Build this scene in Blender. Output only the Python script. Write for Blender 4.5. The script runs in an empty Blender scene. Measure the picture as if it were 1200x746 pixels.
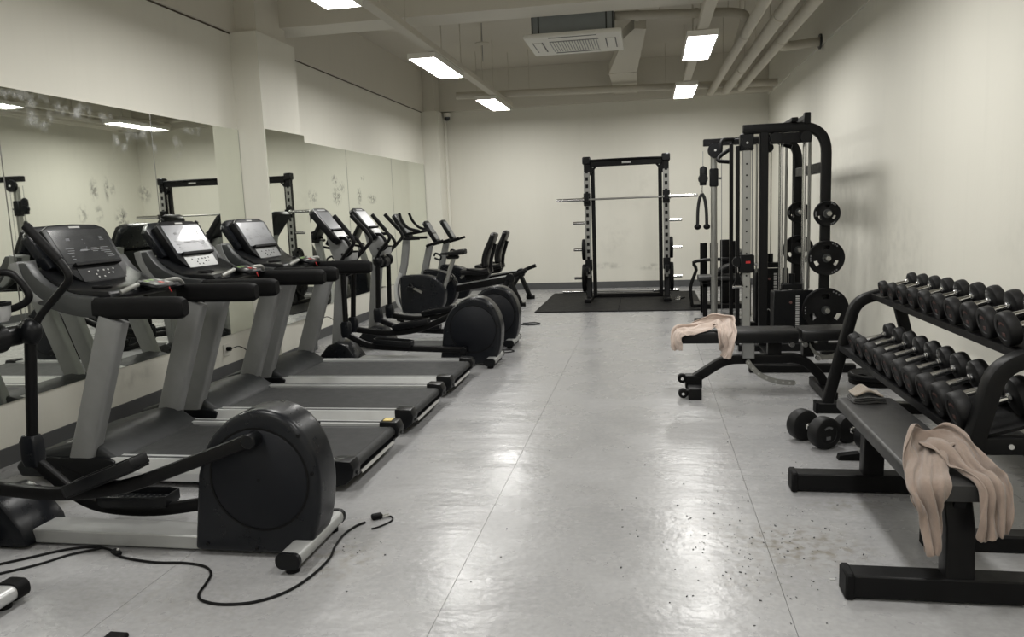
import bpy, bmesh, math, random
from mathutils import Vector, Matrix
from mathutils import noise as mnoise

random.seed(7)
S = bpy.context.scene
COL = S.collection

# ------------------------------------------------------------------ camera
cam_data = bpy.data.cameras.new('camera')
cam_data.sensor_fit = 'HORIZONTAL'
cam_data.sensor_width = 36.0
cam_data.lens = 27.0
cam_data.clip_start = 0.05
cam = bpy.data.objects.new('camera', cam_data)
COL.objects.link(cam)
_rx, _ry, _rz = (0.98413145, -0.01345498, -0.1769301), (0.17323648, -0.1429201, 0.97445522), (-0.03839814, -0.98964277, -0.13832127)
cam.matrix_world = Matrix(((_rx[0], -_rx[1], -_rx[2], 0), (_ry[0], -_ry[1], -_ry[2], 0),
                           (_rz[0], -_rz[1], -_rz[2], 1.5), (0, 0, 0, 1)))
S.camera = cam

# ------------------------------------------------------------------ world, exposure
world = bpy.data.worlds.new('world')
S.world = world
world.use_nodes = True
_bg = world.node_tree.nodes['Background']
_bg.inputs[0].default_value = (0.9, 0.92, 1.0, 1)
_bg.inputs[1].default_value = 0.02
S.view_settings.view_transform = 'Standard'
S.view_settings.look = 'None'
S.view_settings.gamma = 1.0
S.view_settings.use_curve_mapping = False
S.view_settings.exposure = 0.0
S.cycles.use_denoising = True
S.cycles.max_bounces = 10
S.cycles.diffuse_bounces = 6
S.cycles.glossy_bounces = 5
S.cycles.sample_clamp_indirect = 6.0
LAMP_POWER = 44.0         # emission of the ceiling panels

# ------------------------------------------------------------------ room dimensions
XL, XR, YN, YB, ZC = -4.10, 2.11, -2.6, 14.5, 4.10
ZBEAM = 3.37

# ------------------------------------------------------------------ helpers
def lin(r, g, b):
    def f(c):
        c /= 255.0
        return c / 12.92 if c <= 0.04045 else ((c + 0.055) / 1.055) ** 2.4
    return (f(r), f(g), f(b), 1.0)


def mat(name, rgb, rough=0.5, metal=0.0, var=0.12, scale=14.0, rvar=0.12, bump=0.0, bscale=220.0, coat=0.0, spec=0.5):
    """procedural principled material: noise breaks up colour and gloss, fine noise gives relief"""
    m = bpy.data.materials.new(name)
    m.use_nodes = True
    nt = m.node_tree
    N, L = nt.nodes, nt.links
    p = N['Principled BSDF']
    tc = N.new('ShaderNodeTexCoord')
    nz = N.new('ShaderNodeTexNoise')
    nz.inputs['Scale'].default_value = scale
    nz.inputs['Detail'].default_value = 5
    L.new(tc.outputs['Object'], nz.inputs['Vector'])
    mx = N.new('ShaderNodeMix')
    mx.data_type = 'RGBA'
    c = lin(*rgb)
    mx.inputs[6].default_value = tuple(v * (1 - var) for v in c[:3]) + (1,)
    mx.inputs[7].default_value = tuple(min(1, v * (1 + var)) for v in c[:3]) + (1,)
    L.new(nz.outputs[0], mx.inputs[0])
    L.new(mx.outputs[2], p.inputs['Base Color'])
    mr = N.new('ShaderNodeMapRange')
    mr.inputs[3].default_value = max(0.02, rough - rvar)
    mr.inputs[4].default_value = min(1.0, rough + rvar)
    L.new(nz.outputs[0], mr.inputs[0])
    L.new(mr.outputs[0], p.inputs['Roughness'])
    p.inputs['Metallic'].default_value = metal
    p.inputs['Specular IOR Level'].default_value = spec
    p.inputs['Coat Weight'].default_value = coat
    if bump > 0:
        n2 = N.new('ShaderNodeTexNoise')
        n2.inputs['Scale'].default_value = bscale
        n2.inputs['Detail'].default_value = 3
        L.new(tc.outputs['Object'], n2.inputs['Vector'])
        b = N.new('ShaderNodeBump')
        b.inputs['Strength'].default_value = bump
        b.inputs['Distance'].default_value = 0.004
        L.new(n2.outputs[0], b.inputs['Height'])
        L.new(b.outputs[0], p.inputs['Normal'])
    return m


def spots(nt, tc_out, lst, nscale=30.0, thr=(0.45, 0.62)):
    """mask (0..1) made of soft noisy ellipsoids: lst of (centre, radii, strength)"""
    N, L = nt.nodes, nt.links
    nz = N.new('ShaderNodeTexNoise')
    nz.inputs['Scale'].default_value = nscale
    nz.inputs['Detail'].default_value = 6
    L.new(tc_out, nz.inputs['Vector'])
    r = N.new('ShaderNodeMapRange')
    r.inputs[1].default_value, r.inputs[2].default_value = thr
    L.new(nz.outputs[0], r.inputs[0])
    acc = None
    for c, rad, st in lst:
        sub = N.new('ShaderNodeVectorMath'); sub.operation = 'SUBTRACT'
        sub.inputs[1].default_value = c
        L.new(tc_out, sub.inputs[0])
        div = N.new('ShaderNodeVectorMath'); div.operation = 'DIVIDE'
        div.inputs[1].default_value = rad
        L.new(sub.outputs[0], div.inputs[0])
        ln = N.new('ShaderNodeVectorMath'); ln.operation = 'LENGTH'
        L.new(div.outputs[0], ln.inputs[0])
        mp = N.new('ShaderNodeMapRange')
        mp.interpolation_type = 'SMOOTHSTEP'
        mp.inputs[1].default_value = 0.2
        mp.inputs[2].default_value = 1.0
        mp.inputs[3].default_value = st
        mp.inputs[4].default_value = 0.0
        L.new(ln.outputs['Value'], mp.inputs[0])
        if acc is None:
            acc = mp.outputs[0]
        else:
            a = N.new('ShaderNodeMath'); a.operation = 'MAXIMUM'
            L.new(acc, a.inputs[0]); L.new(mp.outputs[0], a.inputs[1])
            acc = a.outputs[0]
    mul = N.new('ShaderNodeMath'); mul.operation = 'MULTIPLY'
    L.new(acc, mul.inputs[0]); L.new(r.outputs[0], mul.inputs[1])
    return mul.outputs[0]


def catmull(pts, sub=6, closed=False):
    P = [Vector(p) for p in pts]
    n = len(P)
    if n < 3:
        return P
    out = []
    rng = n if closed else n - 1
    for i in range(rng):
        p1, p2 = P[i % n], P[(i + 1) % n]
        p0 = P[(i - 1) % n] if (closed or i > 0) else p1 * 2 - p2
        p3 = P[(i + 2) % n] if (closed or i + 2 < n) else p2 * 2 - p1
        for k in range(sub):
            t = k / sub
            out.append(0.5 * ((2 * p1) + (p2 - p0) * t + (2 * p0 - 5 * p1 + 4 * p2 - p3) * t * t + (3 * p1 - p0 - 3 * p2 + p3) * t ** 3))
    if not closed:
        out.append(P[-1])
    return out


def rounded(pts, r, n=5):
    """polyline with its inner corners turned into arcs of about radius r"""
    P = [Vector(p) for p in pts]
    out = [P[0]]
    for i in range(1, len(P) - 1):
        a, b, c = P[i - 1], P[i], P[i + 1]
        d = min(r, (a - b).length * 0.49, (c - b).length * 0.49)
        s, e = b + (a - b).normalized() * d, b + (c - b).normalized() * d
        for k in range(n + 1):
            t = k / n
            out.append(s * (1 - t) ** 2 + b * 2 * t * (1 - t) + e * t * t)
    out.append(P[-1])
    return out


def rrect(w, h, r=0.0, n=3):
    """rounded rectangle profile (counter-clockwise)"""
    if r <= 0:
        return [(-w / 2, -h / 2), (w / 2, -h / 2), (w / 2, h / 2), (-w / 2, h / 2)]
    out = []
    for cx, cy, a0 in ((w / 2 - r, -h / 2 + r, -90), (w / 2 - r, h / 2 - r, 0), (-w / 2 + r, h / 2 - r, 90), (-w / 2 + r, -h / 2 + r, 180)):
        for k in range(n + 1):
            a = math.radians(a0 + 90 * k / n)
            out.append((cx + r * math.cos(a), cy + r * math.sin(a)))
    return out


class MB:
    def __init__(self, ox=0.0, oy=0.0, oz=0.0):
        self.bm = bmesh.new()
        self.o = Vector((ox, oy, oz))

    def box(self, c, s, rot=None, bev=0.0, seg=1):
        bm = bmesh.new()
        bmesh.ops.create_cube(bm, size=1)
        bmesh.ops.scale(bm, vec=Vector(s), verts=bm.verts)
        if bev > 0:
            bmesh.ops.bevel(bm, geom=bm.edges[:], offset=min(bev, min(s) * 0.45), segments=seg, affect='EDGES', profile=0.6)
        M = Matrix.Translation(Vector(c))
        if rot is not None:
            M = M @ (rot if isinstance(rot, Matrix) else Matrix.Rotation(rot[1], 4, rot[0]))
        bm.transform(M)
        self._add(bm)
        return self

    def span(self, x0, x1, y0, y1, z0, z1, bev=0.0, seg=1):
        return self.box(((x0 + x1) / 2, (y0 + y1) / 2, (z0 + z1) / 2), (abs(x1 - x0), abs(y1 - y0), abs(z1 - z0)), None, bev, seg)

    def _add(self, bm):
        off = len(self.bm.verts)
        bm.verts.ensure_lookup_table()
        bm.verts.index_update()
        vs = [self.bm.verts.new(v.co) for v in bm.verts]
        for f in bm.faces:
            try:
                self.bm.faces.new([vs[v.index] for v in f.verts])
            except ValueError:
                pass
        bm.free()

    def sweep(self, path, prof, up=(0, 0, 1), cap=True, scales=None, closed=False):
        P = [Vector(p) for p in path]
        n = len(P)
        up = Vector(up)
        rings = []
        prev = None
        for i in range(n):
            if closed:
                t = P[(i + 1) % n] - P[i - 1]
            else:
                t = (P[min(i + 1, n - 1)] - P[max(i - 1, 0)])
            t = t.normalized()
            if prev is None:
                s = t.cross(up)
                if s.length < 1e-4:
                    s = t.cross(Vector((0, 1, 0)) if abs(t.y) < 0.9 else Vector((1, 0, 0)))
            else:
                s = prev - t * prev.dot(t)
            s.normalize()
            prev = s
            u = s.cross(t).normalized()
            k = scales[i] if scales else 1.0
            # keep wall thickness at bends
            rings.append([self.bm.verts.new(P[i] + (s * a + u * b) * k) for a, b in prof])
        m = len(prof)
        for i in range(n if closed else n - 1):
            A, B = rings[i], rings[(i + 1) % n]
            for j in range(m):
                self.bm.faces.new((A[j], A[(j + 1) % m], B[(j + 1) % m], B[j]))
        if cap and not closed:
            self.bm.faces.new(list(reversed(rings[0])))
            self.bm.faces.new(rings[-1])
        return self

    def tube(self, path, r, seg=10, smooth=0, scales=None, cap=True, closed=False):
        if smooth:
            path = catmull(path, smooth, closed)
        prof = [(r * math.cos(2 * math.pi * k / seg), r * math.sin(2 * math.pi * k / seg)) for k in range(seg)]
        return self.sweep(path, prof, (0.0123, 0.031, 1), cap, scales, closed)

    def beam(self, p0, p1, w, h, up=(0, 0, 1), r=0.0):
        return self.sweep([p0, p1], rrect(w, h, r), up)

    def cyl(self, p0, p1, r, seg=16, r2=None, bev=0.0):
        p0, p1 = Vector(p0), Vector(p1)
        d = (p1 - p0)
        r2 = r if r2 is None else r2
        if bev > 0:
            e = d.normalized() * bev
            return self.tube([p0, p0 + e, p1 - e, p1], 1.0, seg, scales=[r - bev, r, r2, r2 - bev])
        return self.tube([p0, p1], 1.0, seg, scales=[r, r2])

    def lathe(self, prof, c, axis='y', seg=24):
        """prof: (radius, height) pairs, revolved around the axis through c"""
        c = Vector(c)
        rings = []
        for r, h in prof:
            ring = []
            if r < 1e-5:
                p = {'y': (0, h, 0), 'x': (h, 0, 0), 'z': (0, 0, h)}[axis]
                ring = [self.bm.verts.new(c + Vector(p))]
            else:
                for k in range(seg):
                    a = 2 * math.pi * k / seg
                    u, v = r * math.cos(a), r * math.sin(a)
                    p = {'y': (u, h, v), 'x': (h, u, v), 'z': (u, v, h)}[axis]
                    ring.append(self.bm.verts.new(c + Vector(p)))
            rings.append(ring)
        for A, B in zip(rings, rings[1:]):
            for k in range(seg):
                a = [A[0]] if len(A) == 1 else [A[k], A[(k + 1) % seg]]
                b = [B[0]] if len(B) == 1 else [B[(k + 1) % seg], B[k]]
                if len(a) + len(b) >= 3:
                    self.bm.faces.new(a + b)
        return self

    def prism(self, poly, axis, a, b, bev=0.0, seg=2):
        bm = bmesh.new()
        def P(u, v, h):
            return {'y': (u, h, v), 'x': (h, u, v), 'z': (u, v, h)}[axis]
        A = [bm.verts.new(P(u, v, a)) for u, v in poly]
        B = [bm.verts.new(P(u, v, b)) for u, v in poly]
        bm.faces.new(A)
        bm.faces.new(list(reversed(B)))
        n = len(poly)
        for i in range(n):
            bm.faces.new((A[i], B[i], B[(i + 1) % n], A[(i + 1) % n]))
        if bev > 0:
            bm.normal_update()
            ed = [e for e in bm.edges if len(e.link_faces) == 2 and e.calc_face_angle(0) > 0.6]
            bmesh.ops.bevel(bm, geom=ed, offset=bev, segments=seg, affect='EDGES', profile=0.6)
        bmesh.ops.recalc_face_normals(bm, faces=bm.faces)
        self._add(bm)
        return self

    def quad(self, a, b, c, d):
        self.bm.faces.new([self.bm.verts.new(Vector(p)) for p in (a, b, c, d)])
        return self

    def sphere(self, c, r, sc=(1, 1, 1), u=14, v=9):
        bm = bmesh.new()
        bmesh.ops.create_uvsphere(bm, u_segments=u, v_segments=v, radius=r)
        bm.transform(Matrix.Translation(Vector(c)) @ Matrix.Diagonal(Vector(sc).to_4d()))
        self._add(bm)
        return self

    def grid(self, rows, closed=False):
        R = [[self.bm.verts.new(Vector(p)) for p in row] for row in rows]
        for A, B in zip(R, R[1:]):
            for j in range(len(A) - 1):
                self.bm.faces.new((A[j], A[j + 1], B[j + 1], B[j]))
        return self

    def build(self, name, m, parent=None, loc=None, rot=None, label=None, flat=False, angle=40):
        bm = self.bm
        bmesh.ops.translate(bm, vec=-self.o, verts=bm.verts)
        bmesh.ops.recalc_face_normals(bm, faces=bm.faces)
        me = bpy.data.meshes.new(name)
        bm.to_mesh(me)
        bm.free()
        if not flat:
            me.shade_smooth()
            me.set_sharp_from_angle(angle=math.radians(angle))
        me.materials.append(m)
        o = bpy.data.objects.new(name, me)
        COL.objects.link(o)
        if parent is not None:
            o.parent = parent
        if loc is not None:
            o.location = loc
        if rot is not None:
            o.rotation_euler = rot
        if label:
            o['label'] = label
        return o


def tag(o, label=None, cat=None, group=None, kind=None):
    if label: o['label'] = label
    if cat: o['category'] = cat
    if group: o['group'] = group
    if kind: o['kind'] = kind
    return o


def thing(name, loc, label, cat, group=None, rotz=0.0):
    o = bpy.data.objects.new(name, None)
    o.empty_display_size = 0.1
    COL.objects.link(o)
    o.location = loc
    o.rotation_euler = (0, 0, rotz)
    return tag(o, label, cat, group)


def copy_tree(o, parent=None):
    c = o.copy()
    COL.objects.link(c)
    if parent is not None:
        c.parent = parent
    for ch in list(o.children):
        copy_tree(ch, c)
    return c


def struct(o, label=None):
    o['kind'] = 'structure'
    if label: o['label'] = label
    return o


ORD = ['first', 'second', 'third', 'fourth', 'fifth', 'sixth', 'seventh', 'eighth', 'ninth', 'tenth', 'eleventh']

# ------------------------------------------------------------------ materials
M = {}
M['black'] = mat('black_powder_coat', (12, 12, 13), 0.42, 0.0, bump=0.06, bscale=500, spec=0.17)
M['black_satin'] = mat('black_satin_plastic', (14, 15, 17), 0.36, 0.0, spec=0.2)
M['shroud'] = mat('charcoal_shroud_plastic', (17, 19, 23), 0.30, 0.0, spec=0.26)
M['disc'] = mat('charcoal_disc_plastic', (16, 18, 23), 0.5, 0.0, spec=0.2)
M['rubber'] = mat('black_rubber', (11, 11, 12), 0.62, 0.0, bump=0.15, bscale=300, spec=0.15)
M['rubber_head'] = mat('dumbbell_rubber', (20, 20, 21), 0.5, 0.0, bump=0.12, bscale=260, spec=0.24)
M['vinyl'] = mat('black_vinyl_pad', (18, 18, 19), 0.4, 0.0, bump=0.12, bscale=350, spec=0.22)
M['vinyl_grey'] = mat('worn_charcoal_vinyl', (36, 36, 36), 0.45, 0.0, bump=0.12, bscale=350)
M['belt'] = mat('treadmill_belt', (29, 30, 31), 0.65, 0.0, bump=0.2, bscale=420)
M['hood'] = mat('dark_hood_plastic', (32, 34, 35), 0.5, 0.0, bump=0.03, spec=0.3)
M['grey'] = mat('metallic_grey_paint', (124, 125, 125), 0.42, 0.2, bump=0.02)
M['grey_dark'] = mat('dark_grey_plastic', (44, 46, 47), 0.42, 0.0, bump=0.03)
M['alu'] = mat('brushed_aluminium', (190, 191, 191), 0.34, 0.45, var=0.08, bump=0.02)
M['chrome'] = mat('chrome', (205, 205, 205), 0.16, 1.0, var=0.04, rvar=0.06)
M['rail_grey'] = mat('brushed_grey_rail', (158, 159, 158), 0.4, 0.35, var=0.08)
M['steel_grey'] = mat('satin_grey_steel', (142, 142, 138), 0.4, 0.25, var=0.1)
M['steel'] = mat('satin_steel', (150, 150, 146), 0.34, 0.85, var=0.1)
M['white_plastic'] = mat('white_plastic', (214, 212, 204), 0.45, 0.0, var=0.05)
M['offwhite'] = mat('pipe_paint', (188, 183, 170), 0.6, 0.0, var=0.06, bump=0.03)
M['screen'] = mat('dark_screen_glass', (40, 42, 45), 0.18, 0.0, coat=0.5, rvar=0.05)
M['screen_grey'] = mat('grey_screen_glass', (92, 94, 98), 0.3, 0.0, coat=0.15, rvar=0.05)  # lighter base colour paints in the bright reflection on the farther treadmill screens
M['silver_panel'] = mat('silver_button_panel', (150, 151, 150), 0.36, 0.3)
M['mark'] = mat('pale_print', (170, 170, 168), 0.5, var=0.2)
M['mark_dim'] = mat('dim_print', (96, 97, 99), 0.5, var=0.2)
M['mark_red'] = mat('faded_red_print', (86, 58, 54), 0.55, var=0.25)
M['red'] = mat('red_plastic', (176, 40, 40), 0.4)
M['green'] = mat('green_sticker', (110, 140, 80), 0.5)
M['yellow'] = mat('yellow_sticker', (206, 186, 120), 0.5)
M['ac_grey'] = mat('galvanised_sheet', (140, 145, 146), 0.5, 0.1, var=0.15, scale=5)
M['dark_gap'] = mat('dark_gap', (112, 111, 108), 0.8)
M['brown_gap'] = mat('brown_gap', (74, 66, 54), 0.8)
M['rope'] = mat('black_rope', (18, 18, 18), 0.8, bump=0.5, bscale=300)


def lamp_mat():
    m = bpy.data.materials.new('lit_panel')
    m.use_nodes = True
    nt = m.node_tree
    nt.nodes.remove(nt.nodes['Principled BSDF'])
    e = nt.nodes.new('ShaderNodeEmission')
    e.inputs[0].default_value = (1.0, 0.985, 0.948, 1)
    e.inputs[1].default_value = LAMP_POWER
    nt.links.new(e.outputs[0], nt.nodes['Material Output'].inputs[0])
    return m
M['lamp'] = lamp_mat()


def wall_mat(name, rgb, stains=(), streak=0.0):
    m = bpy.data.materials.new(name)
    m.use_nodes = True
    nt = m.node_tree
    N, L = nt.nodes, nt.links
    p = N['Principled BSDF']
    tc = N.new('ShaderNodeTexCoord')
    nz = N.new('ShaderNodeTexNoise')
    nz.inputs['Scale'].default_value = 0.9
    nz.inputs['Detail'].default_value = 6
    mp = N.new('ShaderNodeMapping')
    mp.inputs['Scale'].default_value = (1.0, 1.0, 0.35) if streak else (1, 1, 1)
    L.new(tc.outputs['Object'], mp.inputs['Vector'])
    L.new(mp.outputs[0], nz.inputs['Vector'])
    mx = N.new('ShaderNodeMix'); mx.data_type = 'RGBA'
    c = lin(*rgb)
    mx.inputs[6].default_value = tuple(v * 0.93 for v in c[:3]) + (1,)
    mx.inputs[7].default_value = tuple(min(1, v * 1.05) for v in c[:3]) + (1,)
    L.new(nz.outputs[0], mx.inputs[0])
    col = mx.outputs[2]
    if streak:
        n3 = N.new('ShaderNodeTexNoise'); n3.inputs['Scale'].default_value = 3.0; n3.inputs['Detail'].default_value = 5
        m3 = N.new('ShaderNodeMapping'); m3.inputs['Scale'].default_value = (4.0, 4.0, 0.25)
        L.new(tc.outputs['Object'], m3.inputs['Vector']); L.new(m3.outputs[0], n3.inputs['Vector'])
        r3 = N.new('ShaderNodeMapRange'); r3.inputs[1].default_value = 0.52; r3.inputs[2].default_value = 0.75
        r3.inputs[4].default_value = streak
        L.new(n3.outputs[0], r3.inputs[0])
        x3 = N.new('ShaderNodeMix'); x3.data_type = 'RGBA'
        L.new(r3.outputs[0], x3.inputs[0]); L.new(col, x3.inputs[6])
        x3.inputs[7].default_value = tuple(v * 0.62 for v in c[:3]) + (1,)
        col = x3.outputs[2]
    if stains:
        msk = spots(nt, tc.outputs['Object'], stains, 9.0, (0.42, 0.66))
        x4 = N.new('ShaderNodeMix'); x4.data_type = 'RGBA'
        L.new(msk, x4.inputs[0]); L.new(col, x4.inputs[6])
        x4.inputs[7].default_value = tuple(v * 0.45 for v in c[:3]) + (1,)
        col = x4.outputs[2]
    L.new(col, p.inputs['Base Color'])
    p.inputs['Roughness'].default_value = 0.62
    p.inputs['Specular IOR Level'].default_value = 0.3
    n2 = N.new('ShaderNodeTexNoise'); n2.inputs['Scale'].default_value = 60; n2.inputs['Detail'].default_value = 4
    L.new(tc.outputs['Object'], n2.inputs['Vector'])
    b = N.new('ShaderNodeBump'); b.inputs['Strength'].default_value = 0.12; b.inputs['Distance'].default_value = 0.004
    L.new(n2.outputs[0], b.inputs['Height']); L.new(b.outputs[0], p.inputs['Normal'])
    return m


WALL = (218, 216, 206)
M['wall'] = wall_mat('cream_wall_paint', WALL, streak=0.06)
M['wall_back'] = wall_mat('cream_wall_paint_scuffed', WALL, [((-0.75, 14.42, 0.42), (0.35, 0.4, 0.09), 0.55), ((0.05, 14.42, 0.38), (0.4, 0.4, 0.09), 0.6),
                                                            ((-0.6, 14.4, 0.9), (0.5, 0.4, 0.6), 0.16), ((-0.1, 14.4, 1.8), (0.6, 0.4, 0.6), 0.1)], 0.05)
M['wall_right'] = wall_mat('cream_wall_paint_streaked', WALL, [((2.1, 7.2, 0.9), (0.4, 1.2, 0.9), 0.18), ((2.1, 9.0, 1.2), (0.4, 1.5, 1.2), 0.16), ((2.1, 4.6, 1.2), (0.4, 0.8, 0.4), 0.12)], 0.06)
M['wall_low'] = wall_mat('cream_wall_paint_low_scuffs', WALL, [((-4.1, 6.5, 0.22), (0.3, 0.35, 0.16), 0.4), ((-4.1, 5.4, 0.3), (0.3, 0.5, 0.12), 0.35)], 0.06)
M['beam_paint'] = wall_mat('beam_paint', (206, 202, 191), streak=0.05)
M['ceil_paint'] = wall_mat('ceiling_paint', (195, 190, 179))
M['skirting'] = mat('dark_grey_skirting', (78, 79, 80), 0.5)


def floor_mat():
    m = bpy.data.materials.new('grey_sheet_vinyl')
    m.use_nodes = True
    nt = m.node_tree
    N, L = nt.nodes, nt.links
    p = N['Principled BSDF']
    tc = N.new('ShaderNodeTexCoord')
    O = tc.outputs['Object']
    a = N.new('ShaderNodeTexNoise'); a.inputs['Scale'].default_value = 1.6; a.inputs['Detail'].default_value = 7; a.inputs['Roughness'].default_value = 0.62
    L.new(O, a.inputs['Vector'])
    f = N.new('ShaderNodeTexNoise'); f.inputs['Scale'].default_value = 42; f.inputs['Detail'].default_value = 5
    L.new(O, f.inputs['Vector'])
    mix = N.new('ShaderNodeMix'); mix.data_type = 'RGBA'
    mix.inputs[6].default_value = lin(137, 137, 138)
    mix.inputs[7].default_value = lin(154, 154, 155)
    L.new(a.outputs[0], mix.inputs[0])
    m2 = N.new('ShaderNodeMix'); m2.data_type = 'RGBA'; m2.blend_type = 'OVERLAY'
    m2.inputs[0].default_value = 0.22
    L.new(mix.outputs[2], m2.inputs[6]); L.new(f.outputs[0], m2.inputs[7])
    dirt = spots(nt, O, [((0.62, 3.36, 0), (0.42, 0.33, 0.3), 0.75), ((0.3, 3.5, 0), (0.4, 0.3, 0.3), 0.3), ((0.35, 3.05, 0), (0.3, 0.3, 0.3), 0.25),
                         ((-1.36, 3.02, 0), (0.25, 0.32, 0.3), 0.45), ((-3.4, 3.7, 0), (0.6, 0.8, 0.3), 0.35), ((0.95, 3.85, 0), (0.3, 0.15, 0.3), 0.35),
                         ((-1.9, 2.6, 0), (0.8, 0.4, 0.3), 0.14), ((0.3, 6.6, 0), (0.8, 0.8, 0.3), 0.14)], 22.0, (0.44, 0.66))
    m3 = N.new('ShaderNodeMix'); m3.data_type = 'RGBA'
    L.new(dirt, m3.inputs[0]); L.new(m2.outputs[2], m3.inputs[6])
    m3.inputs[7].default_value = lin(104, 97, 82)
    L.new(m3.outputs[2], p.inputs['Base Color'])
    r = N.new('ShaderNodeMapRange'); r.inputs[1].default_value = 0.3; r.inputs[2].default_value = 0.7
    r.inputs[3].default_value = 0.2; r.inputs[4].default_value = 0.36
    L.new(a.outputs[0], r.inputs[0]); L.new(r.outputs[0], p.inputs['Roughness'])
    # loose sheet: long soft waves across, plus fine pebble
    mp = N.new('ShaderNodeMapping'); mp.inputs['Scale'].default_value = (1.3, 3.4, 1.0)
    L.new(O, mp.inputs['Vector'])
    w = N.new('ShaderNodeTexNoise'); w.inputs['Scale'].default_value = 1.7; w.inputs['Detail'].default_value = 3.5
    L.new(mp.outputs[0], w.inputs['Vector'])
    b1 = N.new('ShaderNodeBump'); b1.inputs['Strength'].default_value = 0.34; b1.inputs['Distance'].default_value = 0.02
    L.new(w.outputs[0], b1.inputs['Height'])
    g = N.new('ShaderNodeTexNoise'); g.inputs['Scale'].default_value = 26; g.inputs['Detail'].default_value = 4
    L.new(O, g.inputs['Vector'])
    b2 = N.new('ShaderNodeBump'); b2.inputs['Strength'].default_value = 0.24; b2.inputs['Distance'].default_value = 0.006
    L.new(g.outputs[0], b2.inputs['Height']); L.new(b1.outputs[0], b2.inputs['Normal'])
    L.new(b2.outputs[0], p.inputs['Normal'])
    return m
M['floor'] = floor_mat()


def mirror_mat():
    m = bpy.data.materials.new('mirror_glass')
    m.use_nodes = True
    nt = m.node_tree
    N, L = nt.nodes, nt.links
    p = N['Principled BSDF']
    p.inputs['Base Color'].default_value = (0.89, 0.915, 0.855, 1)
    p.inputs['Metallic'].default_value = 1.0
    p.inputs['Roughness'].default_value = 0.015
    tc = N.new('ShaderNodeTexCoord')
    O = tc.outputs['Object']
    hands = [((-4.09, y, z), (0.2, ry * 1.25, rz * 1.2), min(1.0, s * 1.25)) for y, z, ry, rz, s in (
        (5.205, 1.78, .05, .09, .5), (5.345, 1.783, .03, .10, .5), (5.412, 1.784, .035, .05, .45), (5.062, 1.60, .06, .07, .35), (5.231, 1.60, .05, .07, .4),
        (5.486, 1.55, .08, .11, .65), (5.80, 1.76, .09, .08, .4),
        (9.05, 1.77, .16, .10, .4), (9.77, 2.0, .10, .07, .6), (9.82, 1.79, .16, .14, .55), (10.8, 2.06, .08, .04, .6), (10.63, 1.79, .10, .14, .45), (11.15, 1.76, .2, .08, .5), (10.0, 1.9, .12, .1, .3))]
    dirt = spots(nt, O, hands, 26.0, (0.42, 0.6))
    smear = spots(nt, O, [((-4.09, y, z), (0.2, ry, rz), s) for y, z, ry, rz, s in (
        (4.5, 2.36, .6, .09, .5), (4.75, 2.24, .2, .10, .5), (5.1, 2.34, .6, .08, .45), (5.6, 2.18, .16, .12, .55), (5.75, 2.27, .4, .10, .3), (5.95, 2.15, .1, .12, .45), (6.3, 2.17, .12, .14, .35), (5.45, 2.06, .06, .08, .3), (6.6, 2.34, .3, .06, .3))], 11.0, (0.46, 0.7))
    d = N.new('ShaderNodeBsdfDiffuse'); d.inputs[0].default_value = (0.10, 0.10, 0.09, 1)
    d2 = N.new('ShaderNodeBsdfDiffuse'); d2.inputs[0].default_value = (0.55, 0.56, 0.55, 1)
    s1 = N.new('ShaderNodeMixShader'); s2 = N.new('ShaderNodeMixShader')
    L.new(dirt, s1.inputs[0]); L.new(p.outputs[0], s1.inputs[1]); L.new(d.outputs[0], s1.inputs[2])
    k = N.new('ShaderNodeMath'); k.operation = 'MULTIPLY'; k.inputs[1].default_value = 1.4
    L.new(smear, k.inputs[0])
    L.new(k.outputs[0], s2.inputs[0]); L.new(s1.outputs[0], s2.inputs[1]); L.new(d2.outputs[0], s2.inputs[2])
    L.new(s2.outputs[0], N['Material Output'].inputs[0])
    return m
M['mirror'] = mirror_mat()


def towel_mat(name, rgb):
    m = mat(name, rgb, 0.95, 0.0, var=0.14, scale=60, bump=0.7, bscale=420)
    p = m.node_tree.nodes['Principled BSDF']
    p.inputs['Sheen Weight'].default_value = 0.35
    p.inputs['Specular IOR Level'].default_value = 0.1
    return m
M['towel'] = towel_mat('beige_towel_cloth', (132, 117, 107))
M['towel_pink'] = towel_mat('pale_pink_towel_cloth', (196, 180, 170))
M['cloth_grey'] = towel_mat('grey_beige_cloth', (134, 124, 112))
M['cloth_black'] = towel_mat('dark_cloth', (32, 31, 30))

# ================================================================== STRUCTURE
fl = struct(MB().span(XL - .2, XR + .2, YN - .2, YB + .2, -0.12, -0.006).build('floor', M['dark_gap'], flat=True), 'grey sheet vinyl floor')
for i, (a, b) in enumerate(((-4.3, -3.381), (-3.379, -2.091), (-2.089, -0.805), (-0.803, 0.491), (0.493, 1.786), (1.788, 2.3))):
    MB().span(a, b, YN - .2, YB + .2, -0.006, 0.0).build('vinyl_sheet', M['floor'], fl, flat=True)

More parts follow.
